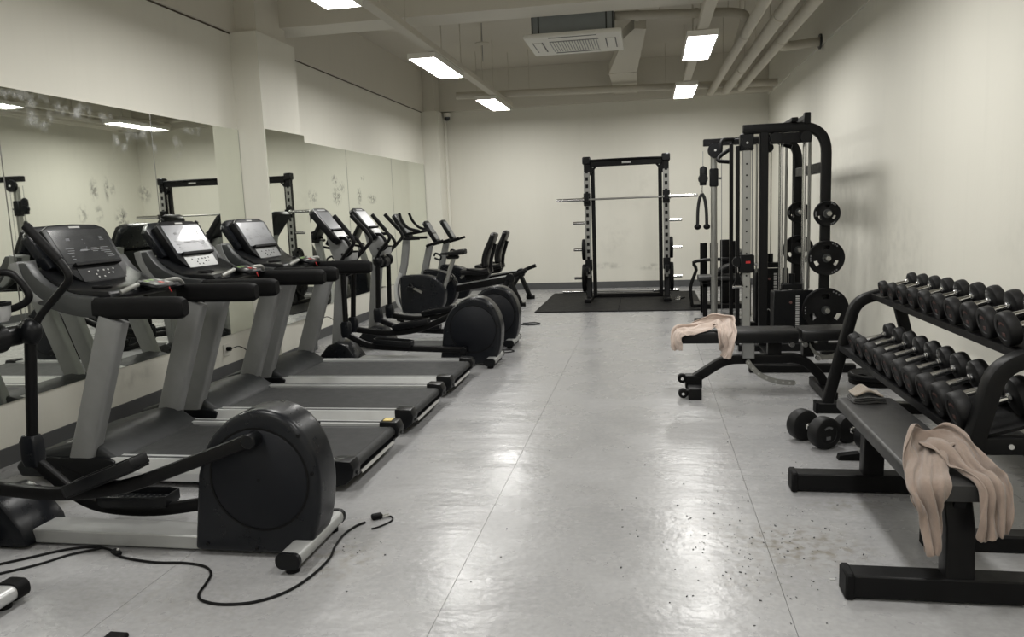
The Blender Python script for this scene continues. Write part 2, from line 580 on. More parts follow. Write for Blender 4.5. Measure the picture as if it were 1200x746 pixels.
wl = struct(MB().span(XL - .2, XL, YN, YB, 0, ZBEAM - 0.014).build('wall_left', M['wall_low'], flat=True))
MB().span(XL - .2, XL + 0.035, YN, YB, ZBEAM, ZC).build('wall_band', M['beam_paint'], wl, flat=True)
MB().span(XL - .18, XL + 0.012, YN, YB, ZBEAM - 0.014, ZBEAM - .003).build('shadow_gap', M['brown_gap'], wl, flat=True)
MB().span(XL + .005, XL + 0.041, YN, YB, ZBEAM - .003, ZBEAM + .03).build('band_lip', M['beam_paint'], wl, flat=True)
wb = struct(MB().span(XL - .2, XR + .2, YB, YB + .2, 0, ZC).build('wall_back', M['wall_back'], flat=True))
MB().span(XL, XR, YB - 0.12, YB + .02, ZBEAM + .02, ZC).build('wall_band', M['beam_paint'], wb, flat=True)
wr = struct(MB().span(XR, XR + .2, YN, YB, 0, ZC).build('wall_right', M['wall_right'], flat=True))
MB().span(XR - 0.025, XR + .02, YN, YB, ZBEAM - .02, ZC).build('wall_band', M['wall'], wr, flat=True)
struct(MB().span(XL - .2, XR + .2, YN - .2, YN, 0, ZC).build('wall_front', M['wall'], flat=True))
ce = struct(MB().span(XL - .2, XR + .2, YN - .2, YB + .2, ZC, ZC + .15).build('ceiling', M['ceil_paint'], flat=True))

# pillars on the left wall, each carried on by a thinner pier above the band
p1 = struct(MB().span(XL - .02, -3.81, 7.39, 8.235, 0, ZBEAM).build('pillar', M['wall'], flat=True))
MB().span(XL - .02, -3.84, 7.46, 8.10, ZBEAM, ZC).build('pier', M['beam_paint'], p1, flat=True)
p2_ = struct(MB().span(XL - .02, -3.79, 14.02, YB, 0, ZBEAM).build('pillar', M['wall'], flat=True))
MB().cyl((-3.77, 14.46, 0), (-3.77, 14.46, ZBEAM), 0.035, 10).build('corner_pipe', M['wall'], p2_)
MB().span(XL - .02, -3.84, 14.06, YB, ZBEAM, ZC).build('pier', M['beam_paint'], p2_, flat=True)
# ceiling beams across the room
for y0, y1 in ((7.98, 8.42), (1.6, 2.04)):
    struct(MB().span(XL + .1, XR, y0, y1, 3.52, ZC).build('ceiling_beam', M['beam_paint'], flat=True))
# skirting
struct(MB().span(XL, XL + .014, YN, 7.39, 0, 0.115).build('baseboard_left', M['skirting'], flat=True))
struct(MB().span(XL, XL + .014, 8.235, 14.02, 0, 0.115).build('baseboard_left', M['skirting'], flat=True))
struct(MB().span(-3.81, -3.796, 7.38, 8.245, 0, 0.115).build('baseboard_pillar', M['skirting'], flat=True))
struct(MB().span(-3.79, XR, YB - .014, YB, 0, 0.12).build('baseboard_back', M['skirting'], flat=True))
struct(MB().span(XR - .014, XR, YN, YB, 0, 0.12).build('baseboard_right', M['skirting'], flat=True))

# ------------------------------------------------------------------ mirrors
def mirror(y0, y1, x, label):
    t = MB().span(x, x + 0.006, y0 + .0015, y1 - .0015, 0.40, 2.42).build('wall_mirror', M['mirror'], flat=True)
    tag(t, label, 'mirror', 'frameless mirror panels on the left wall')
    for ya in (y0 + .0015, y1 - .004):
        MB().span(x - 0.001, x + 0.0075, ya, ya + .0025, 0.40, 2.42).build('polished_edge', M['steel'], t, flat=True)
    return t
mirror(2.80, 4.39, XL + .004, 'mirror panel at the left edge behind the nearest elliptical')
mirror(4.39, 5.97, XL + .004, 'large mirror panel with black handprints above the first treadmill')
mirror(5.97, 7.388, XL + .004, 'mirror panel between the handprinted panel and the pillar')
tag(MB().prism([(-3.811, 7.405), (-3.811, 8.225), (-3.768, 8.225), (-3.805, 7.405)], 'z', .40, 2.42).build('wall_mirror', M['mirror'], flat=True),
    'narrow mirror panel hung slightly askew on the front of the pillar', 'mirror', 'frameless mirror panels on the left wall')
mirror(8.24, 10.22, XL + .004, 'mirror panel just past the pillar behind the far treadmill')
mirror(10.22, 12.13, XL + .004, 'scuffed mirror panel behind the upright bike console')
mirror(12.13, 14.01, XL + .004, 'farthest mirror panel beside the corner pillar')

# ------------------------------------------------------------------ ceiling lights
LIGHT_LABELS = {}
def ceiling_light(x, y, label):
    t = thing('ceiling_light', (x, y, 3.2), label, 'light', 'LED panels in two rows')
    mb = MB()
    mb.span(-.16, .16, -.68, .68, 0.012, 0.055)
    mb.span(-.16, -.146, -.68, .68, -0.004, 0.012).span(.146, .16, -.68, .68, -0.004, 0.012)
    mb.span(-.146, .146, -.68, -.666, -0.004, 0.012).span(-.146, .146, .666, .68, -0.004, 0.012)
    mb.build('housing', M['white_plastic'], t, flat=True)
    MB().quad((-.146, -.666, 0.004), (-.146, .666, 0.004), (.146, .666, 0.004), (.146, -.666, 0.004)).build('diffuser', M['lamp'], t, flat=True)
    return t
names_l = {5.58: 'lit panel nearest the camera at top edge, left row', 9.12: 'lit panel in the middle of the left row', 12.5: 'lit panel at the far end of the left row'}
names_r = {9.07: 'lit panel above the cable tower in the right row', 12.4: 'lit panel at the far end of the right row'}
for y in (-1.2, 2.2, 5.58, 9.12, 12.5):
    ceiling_light(-2.43, y, names_l.get(y, 'lit panel of the left row behind the camera at %s' % ('the entrance' if y < 0 else 'the front')))
for y in (-1.2, 2.2, 5.6, 9.07, 12.4):
    ceiling_light(0.57, y, names_r.get(y, 'lit panel of the right row out of frame, %s' % ('by the entrance' if y < 0 else 'overhead' if y < 3 else 'over the dumbbell rack')))

def raceway(x, label):
    t = thing('cable_raceway', (x, 0, 3.26), label, 'raceway', 'white raceways over the light rows')
    MB().span(-.055, .055, YN, 13.3, 0.0, 0.07, bev=.006).build('channel', M['offwhite'], t, flat=True)
    for k, y in enumerate((1.0, 3.4, 5.9, 7.6, 8.7, 9.9, 10.9, 12.0, 13.0)):
        z1 = (3.52 if 7.98 < y < 8.42 else ZC) - 3.26
        MB().cyl((-.02 if k % 2 else .045, y, 0.06), (-.02 if k % 2 else .045, y, z1), 0.006, 6).build('hanger_rod', M['offwhite'], t)
    return t
raceway(-2.31, 'white cable raceway running over the left row of lights')
raceway(0.57, 'white cable raceway running over the right row of lights')

# ------------------------------------------------------------------ pipes
def pipe(pts, r, label, flange=None, collars=(), rods=()):
    t = thing('ceiling_pipe', pts[0], label, 'pipe', 'cream painted pipes under the ceiling')
    o = Vector(pts[0])
    path = rounded(pts, 0.22, 6) if len(pts) > 2 else pts
    MB(*o).tube(path, r, 14).build('pipe_run', M['offwhite'], t)
    for c, d in collars:
        c, d = Vector(c), Vector(d).normalized()
        MB(*o).cyl(c - d * .02, c + d * .02, r + .008, 14).build('collar', M['offwhite'], t)
    for (x, y, z) in rods:
        MB(*o).cyl((x, y, z), (x, y, ZC), 0.005, 6).build('hanger_rod', M['offwhite'], t)
    if flange:
        c, d = Vector(flange[0]), Vector(flange[1]).normalized()
        MB(*o).cyl(c, c + d * .02, r + .035, 16).build('flange', M['grey_dark'], t)
    return t
pipe([(1.13, YN, 3.30), (1.03, 13.30, 3.30)], .054, 'leftmost of three long pipes along the right side', rods=((1.045, 11.4, 3.35), (1.055, 9.5, 3.35), (1.065, 7.2, 3.35)), collars=[((1.055, 9.0, 3.30), (0, 1, 0))])
pipe([(1.38, YN, 3.30), (1.26, 13.30, 3.30)], .067, 'thick middle one of three long pipes along the right side', rods=((1.275, 10.9, 3.36), (1.30, 8.9, 3.36)), collars=[((1.276, 11.2, 3.30), (0, 1, 0)), ((1.30, 8.2, 3.30), (0, 1, 0))])
pipe([(1.62, YN, 3.30), (1.475, 13.05, 3.30)], .062, 'rightmost of three long pipes along the right side', rods=((1.53, 8.1, 3.36), (1.49, 11.5, 3.36)), collars=[((1.515, 9.4, 3.30), (0, 1, 0))])
pipe([(1.525, 9.75, 3.30), (1.66, 10.2, 3.36), (XR - .025, 10.2, 3.39)], .055, 'short branch pipe from rightmost long pipe into the right wall', flange=((XR - .027, 10.2, 3.39), (-1, 0, 0)))
pipe([(-3.09, 12.68, 3.41), (XR - .025, 13.46, 3.41)], .058, 'long pipe crossing the back of the room under the ceiling', rods=((-1.9, 12.86, 3.46), (-2.75, 12.73, 3.46), (0.3, 13.19, 3.46)))
pipe([(1.0, 13.95, 3.40), (XR - .025, 13.95, 3.40)], .062, 'lower short pipe ending in right wall near the back corner')
pipe([(-.345, 9.0, 3.60), (0.95, 9.25, 3.60), (1.12, 9.35, 3.58), (1.06, 9.7, 3.36)], .05, 'bent refrigerant pipe running from air conditioner to the right', rods=((.15, 9.1, 3.64), (.6, 9.19, 3.64), (.9, 9.24, 3.64)), collars=[((-.1, 9.06, 3.60), (1, .18, 0)), ((.55, 9.18, 3.60), (1, .18, 0))])
# ------------------------------------------------------------------ air conditioner and duct
ac = thing('air_conditioner', (-.79, 9.08, 3.34), 'white ceiling cassette air conditioner with exposed grey casing', 'air conditioner')
o = MB()
o.prism([(-.53, -.5), (.53, -.5), (.53, .5), (-.53, .5)], 'z', 0.0, 0.05, bev=.02)
o.build('fascia', M['white_plastic'], ac)
MB().span(-.43, .43, -.40, .42, 0.05, 0.36).build('casing', M['ac_grey'], ac, flat=True)
cs = MB()
for sx in (-1, 1):
    cs.span(sx * .43, sx * .445, -.41, -.38, .05, .37).span(sx * .36, sx * .375, -.405, -.40, .06, .36)
cs.build('casing_bracket', M['grey_dark'], ac, flat=True)
g = MB().span(-.27, .27, -.27, .27, -0.006, 0.002).build('intake_grille', M['grey'], ac, flat=True)
for k in range(18):
    x = -.255 + k * .03
    MB().span(x, x + .018, -.26, .26, -.012, -.005).build('grille_slat', M['white_plastic'], g, flat=True)
for sx, sy in ((1, 0), (-1, 0), (0, 1), (0, -1)):
    if sx:
        MB().span(sx * .36, sx * .45, -.26, .26, -.008, .001, bev=.004).build('air_vane', M['white_plastic'], ac)
        MB().span(sx * .45, sx * .462, -.26, .26, -.004, .001).span(sx * .345, sx * .357, -.26, .26, -.004, .001).build('vane_gap', M['grey_dark'], ac, flat=True)
    else:
        MB().span(-.26, .26, sy * .36, sy * .45, -.008, .001, bev=.004).build('air_vane', M['white_plastic'], ac)
        MB().span(-.26, .26, sy * .45, sy * .462, -.004, .001).span(-.26, .26, sy * .345, sy * .357, -.004, .001).build('vane_gap', M['grey_dark'], ac, flat=True)
dk = thing('air_duct', (-.2, 9.3, 3.5), 'flat white boxed duct leading from air conditioner to back wall', 'duct')
MB(-.2, 9.3, 3.5).prism([(-.27, 9.72), (-.13, 9.22), (0.0, 9.30), (-.15, 12.2), (-.17, 14.38), (-.58, 14.38), (-.56, 12.1)], 'z', 3.5, 3.62).build('duct_body', M['offwhite'], dk, flat=True)
MB(-.2, 9.3, 3.5).span(-.585, -.14, 12.10, 12.14, 3.492, 3.625).build('duct_joint', M['offwhite'], dk, flat=True)

cv = thing('security_camera', (-3.70, 14.38, 3.27), 'white dome security camera on back wall in the far left corner', 'camera')
MB().cyl((0, .1, .06), (0, -.06, .06), .02, 8).cyl((0, 0, .02), (0, 0, .09), .07, 16).build('mount', M['white_plastic'], cv)
MB().lathe([(0, -.05), (.03, -.045), (.05, -.02), (.055, .02)], (0, 0, 0), 'z', 14).build('dome', M['screen'], cv)

# ceiling sprinkler plate / sensor on a rod
sp = thing('ceiling_hook', (-2.25, 10.9, 3.78), 'thin drop rod with small round plate between light and air conditioner', 'fixture')
MB().cyl((0, 0, -.2), (0, 0, ZC - 3.78), .006, 6).build('rod', M['grey'], sp)
MB().lathe([(0, 0), (.1, .02), (.1, .03), (0, .045)], (0, 0, .02), 'z', 16).build('plate', M['offwhite'], sp)

# ------------------------------------------------------------------ wall sockets
def socket(y, z, label):
    t = thing('wall_socket', (XL, y, z), label, 'socket', 'white sockets on the left wall')
    MB().span(0, .01, -.06, .06, -.06, .06, bev=.004).build('cover_plate', M['white_plastic'], t)
    MB().cyl((.01, .0, .01), (.05, .0, .01), .022, 10).build('plug', M['rubber'], t)
    MB().tube([(.05, 0, .01), (.13, .02, .03), (.20, .05, -.03), (.22, .02, -.14), (.26, -.05, -z + .012)], .005, 6, 5).build('plug_cord', M['rubber'], t)
    return t
socket(6.82, .26, 'white wall socket with black plug low between second and third treadmill')
socket(8.95, .25, 'white wall socket with cord behind the middle elliptical')

# ================================================================== TREADMILLS
def treadmill(yc, label, panel_mat, screen_mat, button_mat, extras=''):
    ox = -2.6
    t = thing('treadmill', (ox, yc, 0), label, 'treadmill', 'treadmills facing the mirror wall')
    def B(): return MB(ox, 0, 0)
    # running deck
    b = B(); b.span(-3.15, -1.66, -.335, .335, .10, .150)
    b.cyl((-1.665, -.33, .118), (-1.665, .33, .118), .034, 14)
    belt = b.build('belt', M['belt'], t)
    B().span(-3.0, -1.67, -.312, -.304, .150, .1512).span(-3.0, -1.67, .304, .312, .150, .1512).build('belt_line', M['mark_dim'], belt, flat=True)
    B().span(-3.3, -1.68, -.33, .33, .045, .085).build('underframe', M['black'], t, flat=True)
    for s in (-1, 1):
        r = B(); r.prism([(s * .345, .04), (s * .445, .04), (s * .452, .09), (s * .428, .165), (s * .345, .165)], 'x', -3.12, -1.735)
        rail = r.build('side_rail', M['alu'], t, flat=True)
        k = B(); k.span(-3.10, -1.735, s * .378, s * .402, .163, .1672)
        k.build('grip_strip', M['grey_dark'], rail, flat=True)
        c = B(); c.prism([(-1.74, .025), (-1.66, .045), (-1.615, .085), (-1.605, .13), (-1.625, .178), (-1.74, .182)], 'y', s * .335, s * .447, bev=.012)
        cap = c.build('end_cap', M['black_satin'], t)
        B().cyl((-1.625, s * .39, .10), (-1.600, s * .39, .10), .012, 8).build('cap_screw', M['grey_dark'], cap)
        if 'tab' in extras and s > 0:
            B().span(-1.72, -1.665, s * .36, s * .425, .181, .186).build('corner_tab', M['yellow'], cap, flat=True)
    g = B(); g.prism([(-1.70, .05), (-1.64, .055), (-1.625, .085), (-1.70, .085)], 'y', -.335, .335)
    gd = g.build('rear_guard', M['black_satin'], t, flat=True)
    B().box((-1.628, 0, .068), (.003, .56, .022), ('Y' and Vector((0, 1, 0)), math.radians(-24))).build('warning_strip', M['mark'], gd, flat=True)
    # motor hood
    hp = [(-3.74, .03), (-3.77, .10), (-3.70, .155), (-3.50, .215), (-3.38, .245), (-3.27, .262), (-3.21, .25), (-3.09, .170), (-3.06, .155), (-3.06, .03)]
    hood = B().prism(hp, 'y', -.425, .425, bev=.035, seg=3).build('motor_hood', M['hood'], t)
    hb = B()
    hb.box((-3.43, -.30, .233), (.05, .10, .003), (Vector((0, 1, 0)), math.radians(-11)))
    hb.build('hood_badge', M['mark'], hood, flat=True)
    for s in (-1, 1):
        B().prism([(-3.55, .03), (-3.10, .03), (-3.07, .15), (-3.12, .17), (-3.55, .17)], 'y', s * .39, s * .452, bev=.01).build('hood_skirt', M['black_satin'], t)
    # uprights
    for s in (-1, 1):
        u = B(); u.sweep([(-3.335, s * .405, .04), (-3.30, s * .405, .14), (-3.005, s * .40, .98)], rrect(.085, .155, .02), up=(1, 0, .1))
        up = u.build('upright', M['grey'], t)
        B().sweep([(-3.375, s * .405, .012), (-3.345, s * .405, .09)], rrect(.10, .18, .02), up=(1, 0, .1)).build('foot_boot', M['black_satin'], up)
    # side arms: sweep up round the console
    inner = [(-3.10, 1.105), (-3.26, 1.125), (-3.38, 1.175), (-3.46, 1.24), (-3.51, 1.315)]
    outer = [(-3.605, 1.31), (-3.59, 1.24), (-3.55, 1.165), (-3.49, 1.10), (-3.38, 1.045), (-3.24, 1.005), (-3.09, .985)]
    poly = [tuple(p) for p in [(q.x, q.z) for q in catmull([(a, 0, b) for a, b in inner], 4)]] + [(q.x, q.z) for q in catmull([(a, 0, b) for a, b in outer], 4)]
    for s in (-1, 1):
        arm = B().prism(poly, 'y', s * .365, s * .435, bev=.012).build('side_arm', M['grey_dark'], t)
        tr = [(q.x, q.z) for q in catmull([(a, 0, b) for a, b in outer], 4)]
        strip = tr[:14] + [(x + .05, z + .012) for x, z in reversed(tr[:14])]
        B().prism(strip, 'y', s * .30, s * .442, bev=.004).build('arm_trim', M['grey'], arm)
        gp = B()
        gp.sweep([(-3.11, s * .40, 1.045), (-3.04, s * .40, 1.042), (-2.62, s * .40, 1.038), (-2.575, s * .40, 1.038), (-2.55, s * .40, 1.038)], rrect(.085, .125, .035, 4), up=(0, 0, 1), scales=[.94, 1.0, 1.0, .96, .72])
        gp.build('handrail_grip', M['rubber'], t)
    # dash between the arms
    d = B()
    d.prism([(-3.52, 1.06), (-3.30, 1.055), (-3.06, 1.075), (-3.03, 1.10), (-3.05, 1.135), (-3.30, 1.15), (-3.45, 1.24), (-3.56, 1.28)], 'y', -.37, .37, bev=.02)
    dash = d.build('dashboard', M['black_satin'], t)
    for s in (-1, 1):
        B().lathe([(.0, .004), (.042, .004), (.05, .012), (.055, .008), (.055, 0)], (-3.19, s * .23, 1.146), 'z', 18).build('cup_holder', M['rubber'], dash)
        hs = B(); hs.tube([(-3.10, s * .12, 1.125), (-3.02, s * .15, 1.15), (-2.99, s * .21, 1.15), (-3.02, s * .30, 1.12)], .0135, 10, 4)
        hs.build('sensor_grip', M['steel_grey'], t)
    kp = B(); kp.box((-3.0, 0, 1.14), (.15, .20, .03), (Vector((0, 1, 0)), math.radians(14)), bev=.012)
    keypad = kp.build('keypad', M['black_satin'], t)
    rr = Matrix.Rotation(math.radians(14), 4, 'Y')
    for nm, mm, pts in (('green_label', 'green', ((-.03, -.05), (-.04, .01))), ('red_label', 'red', ((.02, .02),)), ('pale_label', 'mark', ((0.03, -.05), (-.02, .06), (.03, .07)))):
        q = B()
        for a, c in pts:
            q.box(Vector((-3.0, c, 1.14)) + rr @ Vector((a, 0, .0155)), (.026, .03, .002), rr)
        q.build(nm, M[mm], keypad, flat=True)
    sk = B(); sk.box((-2.945, .03, 1.135), (.022, .026, .014), bev=.005); sk.tube([(-2.935, .03, 1.13), (-2.925, .025, 1.105), (-2.92, .035, 1.085)], .0035, 6, 4)
    sk.build('safety_key', M['red'], t, label='red safety key')
    # console: local frame on its slanted face
    c0, top = Vector((-3.33, 0, 1.165)), Vector((-3.525, 0, 1.505))
    dv = (top - c0); Lc = dv.length; dv.normalize()
    nv = Vector((dv.z, 0, -dv.x))           # towards the runner
    def P(u, y, h): return c0 + dv * (u * Lc) + Vector((0, y, 0)) + nv * h
    Mx = Matrix(((dv.x, 0, nv.x, c0.x), (dv.y, 1, nv.y, c0.y), (dv.z, 0, nv.z, c0.z), (0, 0, 0, 1)))
    cb = MB()
    cb.prism([(0, -.14), (.03, -.21), (.10, -.262), (Lc * .97, -.275), (Lc * 1.05, -.20), (Lc * 1.07, 0), (Lc * 1.05, .20), (Lc * .97, .275), (.10, .262), (.03, .21), (0, .14)], 'z', -.065, 0.0, bev=.014)
    cb.bm.transform(Mx)
    for v in cb.bm.verts: v.co -= Vector((ox, 0, 0))
    con = cb.build('console', M['black_satin'], t)
    def plate(name, u0, u1, y0, y1, h, m_, par, th=.003, flat=True):
        q = MB(); q.span(u0 * Lc, u1 * Lc, y0, y1, h - th, h)
        q.bm.transform(Mx)
        for v in q.bm.verts: v.co -= Vector((ox, 0, 0))
        return q.build(name, m_, par, flat=flat)
    scr = plate('screen', .36, .955, -.235, .235, .0025, screen_mat, con)
    ic = MB()
    rnd = random.Random(4)
    for (u, y, w, h) in ((.78, -.12, .03, .03), (.78, .17, .02, .05), (.70, .0, .006, .13), (.58, -.15, .04, .07), (.58, -.03, .05, .02), (.58, .06, .04, .05), (.58, .15, .05, .06), (.48, -.16, .02, .09), (.48, .16, .05, .07)):
        for k in range(3):
            uu = u + (k - 1) * h * .35 / Lc * .6
            ic.span(uu * Lc - .002, uu * Lc + .002, y - w * rnd.uniform(.4, 1), y + w * rnd.uniform(.4, 1), .0026, .0034)
    ic.bm.transform(Mx)
    for v in ic.bm.verts: v.co -= Vector((ox, 0, 0))
    ic.build('screen_marks', M['mark_dim'], scr, flat=True)
    plate('reading_ledge', .30, .345, -.20, .20, .026, M['rubber'], con, .026)
    bp = plate('button_panel', .035, .285, -.19, .19, .0025, panel_mat, con)
    bt = MB()
    for (u, y) in ((.20, -.03), (.20, .02), (.20, .06), (.21, .11), (.14, -.06), (.14, .05), (.14, .09), (.09, -.05), (.09, 0.0), (.20, -.11)):
        bt.box((u * Lc, y, .004), (.009, .010, .003))
    bt.bm.transform(Mx)
    for v in bt.bm.verts: v.co -= Vector((ox, 0, 0))
    bt.build('button', button_mat, bp, flat=True)
    plate('console_badge', .985, 1.015, -.045, .045, .0022, M['mark'], con)
    # crown and wings behind the console
    w = MB()
    w.prism([(Lc * .40, -.30), (Lc * .98, -.325), (Lc * 1.13, -.25), (Lc * 1.16, 0), (Lc * 1.13, .25), (Lc * .98, .325), (Lc * .40, .30)], 'z', -.12, -.06, bev=.02)
    w.bm.transform(Mx)
    for v in w.bm.verts: v.co -= Vector((ox, 0, 0))
    w.build('back_shell', M['shroud'], t)
    nb = B(); nb.prism([(-3.45, 1.20), (-3.38, 1.20), (-3.47, 1.40), (-3.58, 1.40)], 'y', -.2, .2, bev=.01)
    nb.build('console_neck', M['shroud'], t)
    return t

treadmill(4.27, 'nearest treadmill with a dark screen and pale icons behind front elliptical', M['black_satin'], M['screen'], M['mark'], 'tab')
treadmill(5.36, 'middle treadmill of three with silver button panel below grey screen with painted reflection', M['silver_panel'], M['screen_grey'], M['grey_dark'])
treadmill(6.42, 'farthest treadmill of three beside the mirrored pillar', M['grey'], M['screen_grey'], M['grey_dark'])

# ================================================================== ELLIPTICALS
def elliptical(yc, label, arm_in=(0, 0), xr=-1.53, fx=0.0, pn=None, pf=None, full=True, crank_n=None, crank_f=None, tilt_n=None):
    """faces the left wall; rear foot at xr. arm_in: x shift of (near, far) swing arm bottoms"""
    t = thing('elliptical_trainer', (xr, yc, 0), label, 'elliptical', 'elliptical trainers along the left side')
    def B(): return MB()
    # rear foot, rail
    f = B(); f.sweep([(0, -.245, .062), (0, .245, .062)], rrect(.105, .062, .026, 4))
    foot = f.build('rear_foot', M['rail_grey'], t)
    for s in (-1, 1):
        B().sweep([(0, s * .235, .062), (0, s * .256, .062)], rrect(.112, .07, .03, 4)).build('foot_cap', M['black_satin'], foot)
        B().cyl((0, s * .21, 0), (0, s * .21, .035), .03, 12).build('foot_pad', M['rubber'], foot)
    B().span(-1.50, -.05, -.075, .085, .012, .078, bev=.006).build('base_rail', M['rail_grey'], t)
    # flywheel housing
    hp = [(-.535, .018), (-.485, .38), (-.435, .51), (-.36, .60), (-.26, .662), (-.14, .682), (-.03, .645), (.055, .54), (.095, .40), (.09, .25), (.065, .13), (.02, .055), (-.05, .018)]
    hp2 = hp[:1] + [(q.x, q.z) for q in catmull([(a, 0, b) for a, b in hp[1:]], 4)]
    hs = B().prism(hp2, 'y', -.105, .105, bev=.035, seg=4).build('flywheel_housing', M['shroud'], t)
    for s in (-1, 1):
        B().lathe([(0, s * .110), (.222, s * .110), (.228, s * .105), (.228, s * .085)], (-.182, 0, .368), 'y', 40).build('side_disc', M['disc'], hs)
        B().lathe([(.229, s * .095), (.229, s * .1072), (.238, s * .1072), (.238, s * .095)], (-.182, 0, .368), 'y', 40).build('disc_groove', M['rubber'], hs)
        for (px_, pz_) in ((.02, .57), (.07, .40), (-.46, .06), (-.22, .045), (-.182, .368)):
            B().cyl((px_, s * .095, pz_), (px_, s * .1115, pz_), .008, 8).build('housing_screw', M['rubber'], hs)
    # front foot and leg shroud
    ff = B(); ff.sweep([(-1.60, -.25, .05), (-1.60, .25, .05)], rrect(.10, .06, .025, 4))
    ff.build('front_foot', M['black_satin'], t)
    B().prism([(-1.80, .01), (-1.80, .10), (-1.70, .22), (-1.60, .255), (-1.50, .22), (-1.40, .09), (-1.38, .01)], 'y', -.14, .14, bev=.025).build('front_shroud', M['shroud'], t)
    B().sweep([(-1.65, 0, .10), (-1.565, 0, .80), (-1.52, 0, 1.16)], rrect(.10, .12, .03, 3), up=(1, 0, .1)).build('post', M['grey'], t)
    nk = B(); nk.prism([(-1.58, 1.05), (-1.47, 1.05), (-1.45, 1.22), (-1.49, 1.29), (-1.66, 1.33), (-1.63, 1.18)], 'y', -.075, .075, bev=.02)
    nk.build('neck', M['grey'], t)
    # hub
    hb = B(); hb.cyl((-1.48, -.19, .985), (-1.48, .19, .985), .05, 18, bev=.012); hb.cyl((-1.48, -.07, .985), (-1.48, .07, .985), .07, 18, bev=.012)
    hub = hb.build('hub', M['black_satin'], t)
    # swing arms, pedals, cranks
    for s, ax in ((-1, arm_in[0]), (1, arm_in[1])):
        y = s * .17
        top = Vector((-1.47 + ax * .35, y, 1.0)); bot = Vector((-1.49 + ax, y, .40))
        a = B(); a.tube([top + (top - bot) * .08, bot], .027, 12)
        arm = a.build('swing_arm', M['black'], t)
        cl = B(); cl.sweep([bot + Vector((0, 0, .07)), bot + Vector((0, 0, .04)), bot - Vector((0, 0, .05)), bot - Vector((0, 0, .09))], rrect(.08, .10, .02, 3), scales=[.75, 1, 1, .8], up=(1, 0, 0))
        cl.build('arm_knuckle', M['shroud'], arm)
        k = ax * -.45 + ax * .35
        h = B(); h.tube([top + Vector((0, 0, -.01)), (-1.455 + k, y * 1.15, 1.08), (-1.36 + k, y * 1.3, 1.185), (-1.305 + k, y * 1.35, 1.25), (-1.325 + k, y * 1.35, 1.315), (-1.41 + k, y * 1.3, 1.42), (-1.49 + k, y * 1.25, 1.515)], .0185, 10, 6)
        hd = h.build('arm_handle', M['black'], arm)
        B().tube([(-1.345 + k, y * 1.35, 1.345), (-1.41 + k, y * 1.3, 1.42), (-1.495 + k, y * 1.25, 1.52)], .0225, 10, 4).build('foam_grip', M['rubber'], hd)
        B().sphere(top, .06, (1, .8, 1.15)).build('arm_joint', M['black_satin'], arm)
    for s, pp, cr in ((-1, pn or (-.78, .24), crank_n or (-.26, .18)), (1, pf or (-.72, .30), crank_f or (-.60, .56))):
        y = s * .16
        ax = arm_in[0 if s < 0 else 1]
        bot = Vector((-1.49 + ax, s * .17, .34))
        p0 = Vector((pp[0] - .36, y, pp[1] + .0)); p1 = Vector((pp[0], y, pp[1])); ce_ = Vector((cr[0], s * .145, cr[1]))
        pb = B(); pb.sweep(rounded([bot, (pp[0] - .45, y, min(pp[1] - .03, bot.z - .05)), (pp[0] - .1, y, pp[1] - .05), ce_], .15, 5), rrect(.045, .06, .012, 2))
        link = pb.build('pedal_arm', M['black'], t)
        pd = B()
        an = math.atan2((ce_ - p1).z * .8 + (p1 - bot).z * .2, abs(ce_.x - p1.x) + .4)
        if s < 0 and tilt_n is not None: an = tilt_n
        R_ = Matrix.Translation(p1 + Vector((-.18, s * .02, -.005))) @ Matrix.Rotation(-an, 4, 'Y')
        tray = [(-.19, -.05), (-.15, -.075), (.13, -.075), (.19, -.055), (.19, .055), (.13, .075), (-.15, .075), (-.19, .05)]
        pd.prism(tray, 'z', -.012, .012)
        pd.bm.transform(R_)
        ped = pd.build('pedal', M['black_satin'], t)
        rim = MB()
        rim.sweep([(a, b, .022) for a, b in tray], rrect(.012, .05, .004, 2), closed=True)
        rim.bm.transform(R_)
        rim.build('pedal_rim', M['black_satin'], ped)
        tr = MB()
        for i in range(9):
            for j in range(4):
                tr.box((-.13 + i * .032, -.045 + j * .03, .014), (.012, .012, .006))
        tr.bm.transform(R_)
        tr.build('pedal_tread', M['grey_dark'], ped, flat=True)
        B().cyl(ce_ + Vector((0, -s * .03, 0)), ce_ + Vector((0, s * .045, 0)), .034, 14, bev=.006).build('crank_joint', M['black_satin'], link)
    # fixed handlebar and cup holders
    fh = B()
    for s in (-1, 1):
        fh.tube([(-1.52, s * .04, 1.15), (-1.46, s * .10, 1.12), (-1.385, s * .14, 1.15), (-1.37, s * .145, 1.20), (-1.43, s * .13, 1.29), (-1.51, s * .10, 1.30)], .018, 10, 5)
    fh.build('fixed_handlebar', M['black'], t)
    ch = B()
    ch.lathe([(.0, 1.075), (.06, 1.075), (.072, 1.10), (.075, 1.155), (.068, 1.155), (.06, 1.09), (0, 1.09)], (-1.44, 0, 0), 'z', 22)
    cup = ch.build('cup_holder', M['alu'], t)
    B().lathe([(.066, 1.15), (.079, 1.15), (.079, 1.165), (.06, 1.165), (.058, 1.10)], (-1.44, 0, 0), 'z', 22).build('cup_rim', M['rubber'], cup)
    # console
    c0, top = Vector((-1.48, 0, 1.27)), Vector((-1.735, 0, 1.595))
    dv = top - c0; Lc = dv.length; dv.normalize(); nv = Vector((dv.z, 0, -dv.x))
    Mx = Matrix(((dv.x, 0, nv.x, c0.x), (dv.y, 1, nv.y, c0.y), (dv.z, 0, nv.z, c0.z), (0, 0, 0, 1)))
    q = MB(); q.prism([(0, -.12), (.05, -.165), (Lc * .95, -.18), (Lc * 1.03, -.13), (Lc * 1.03, .13), (Lc * .95, .18), (.05, .165), (0, .12)], 'z', -.07, 0, bev=.015)
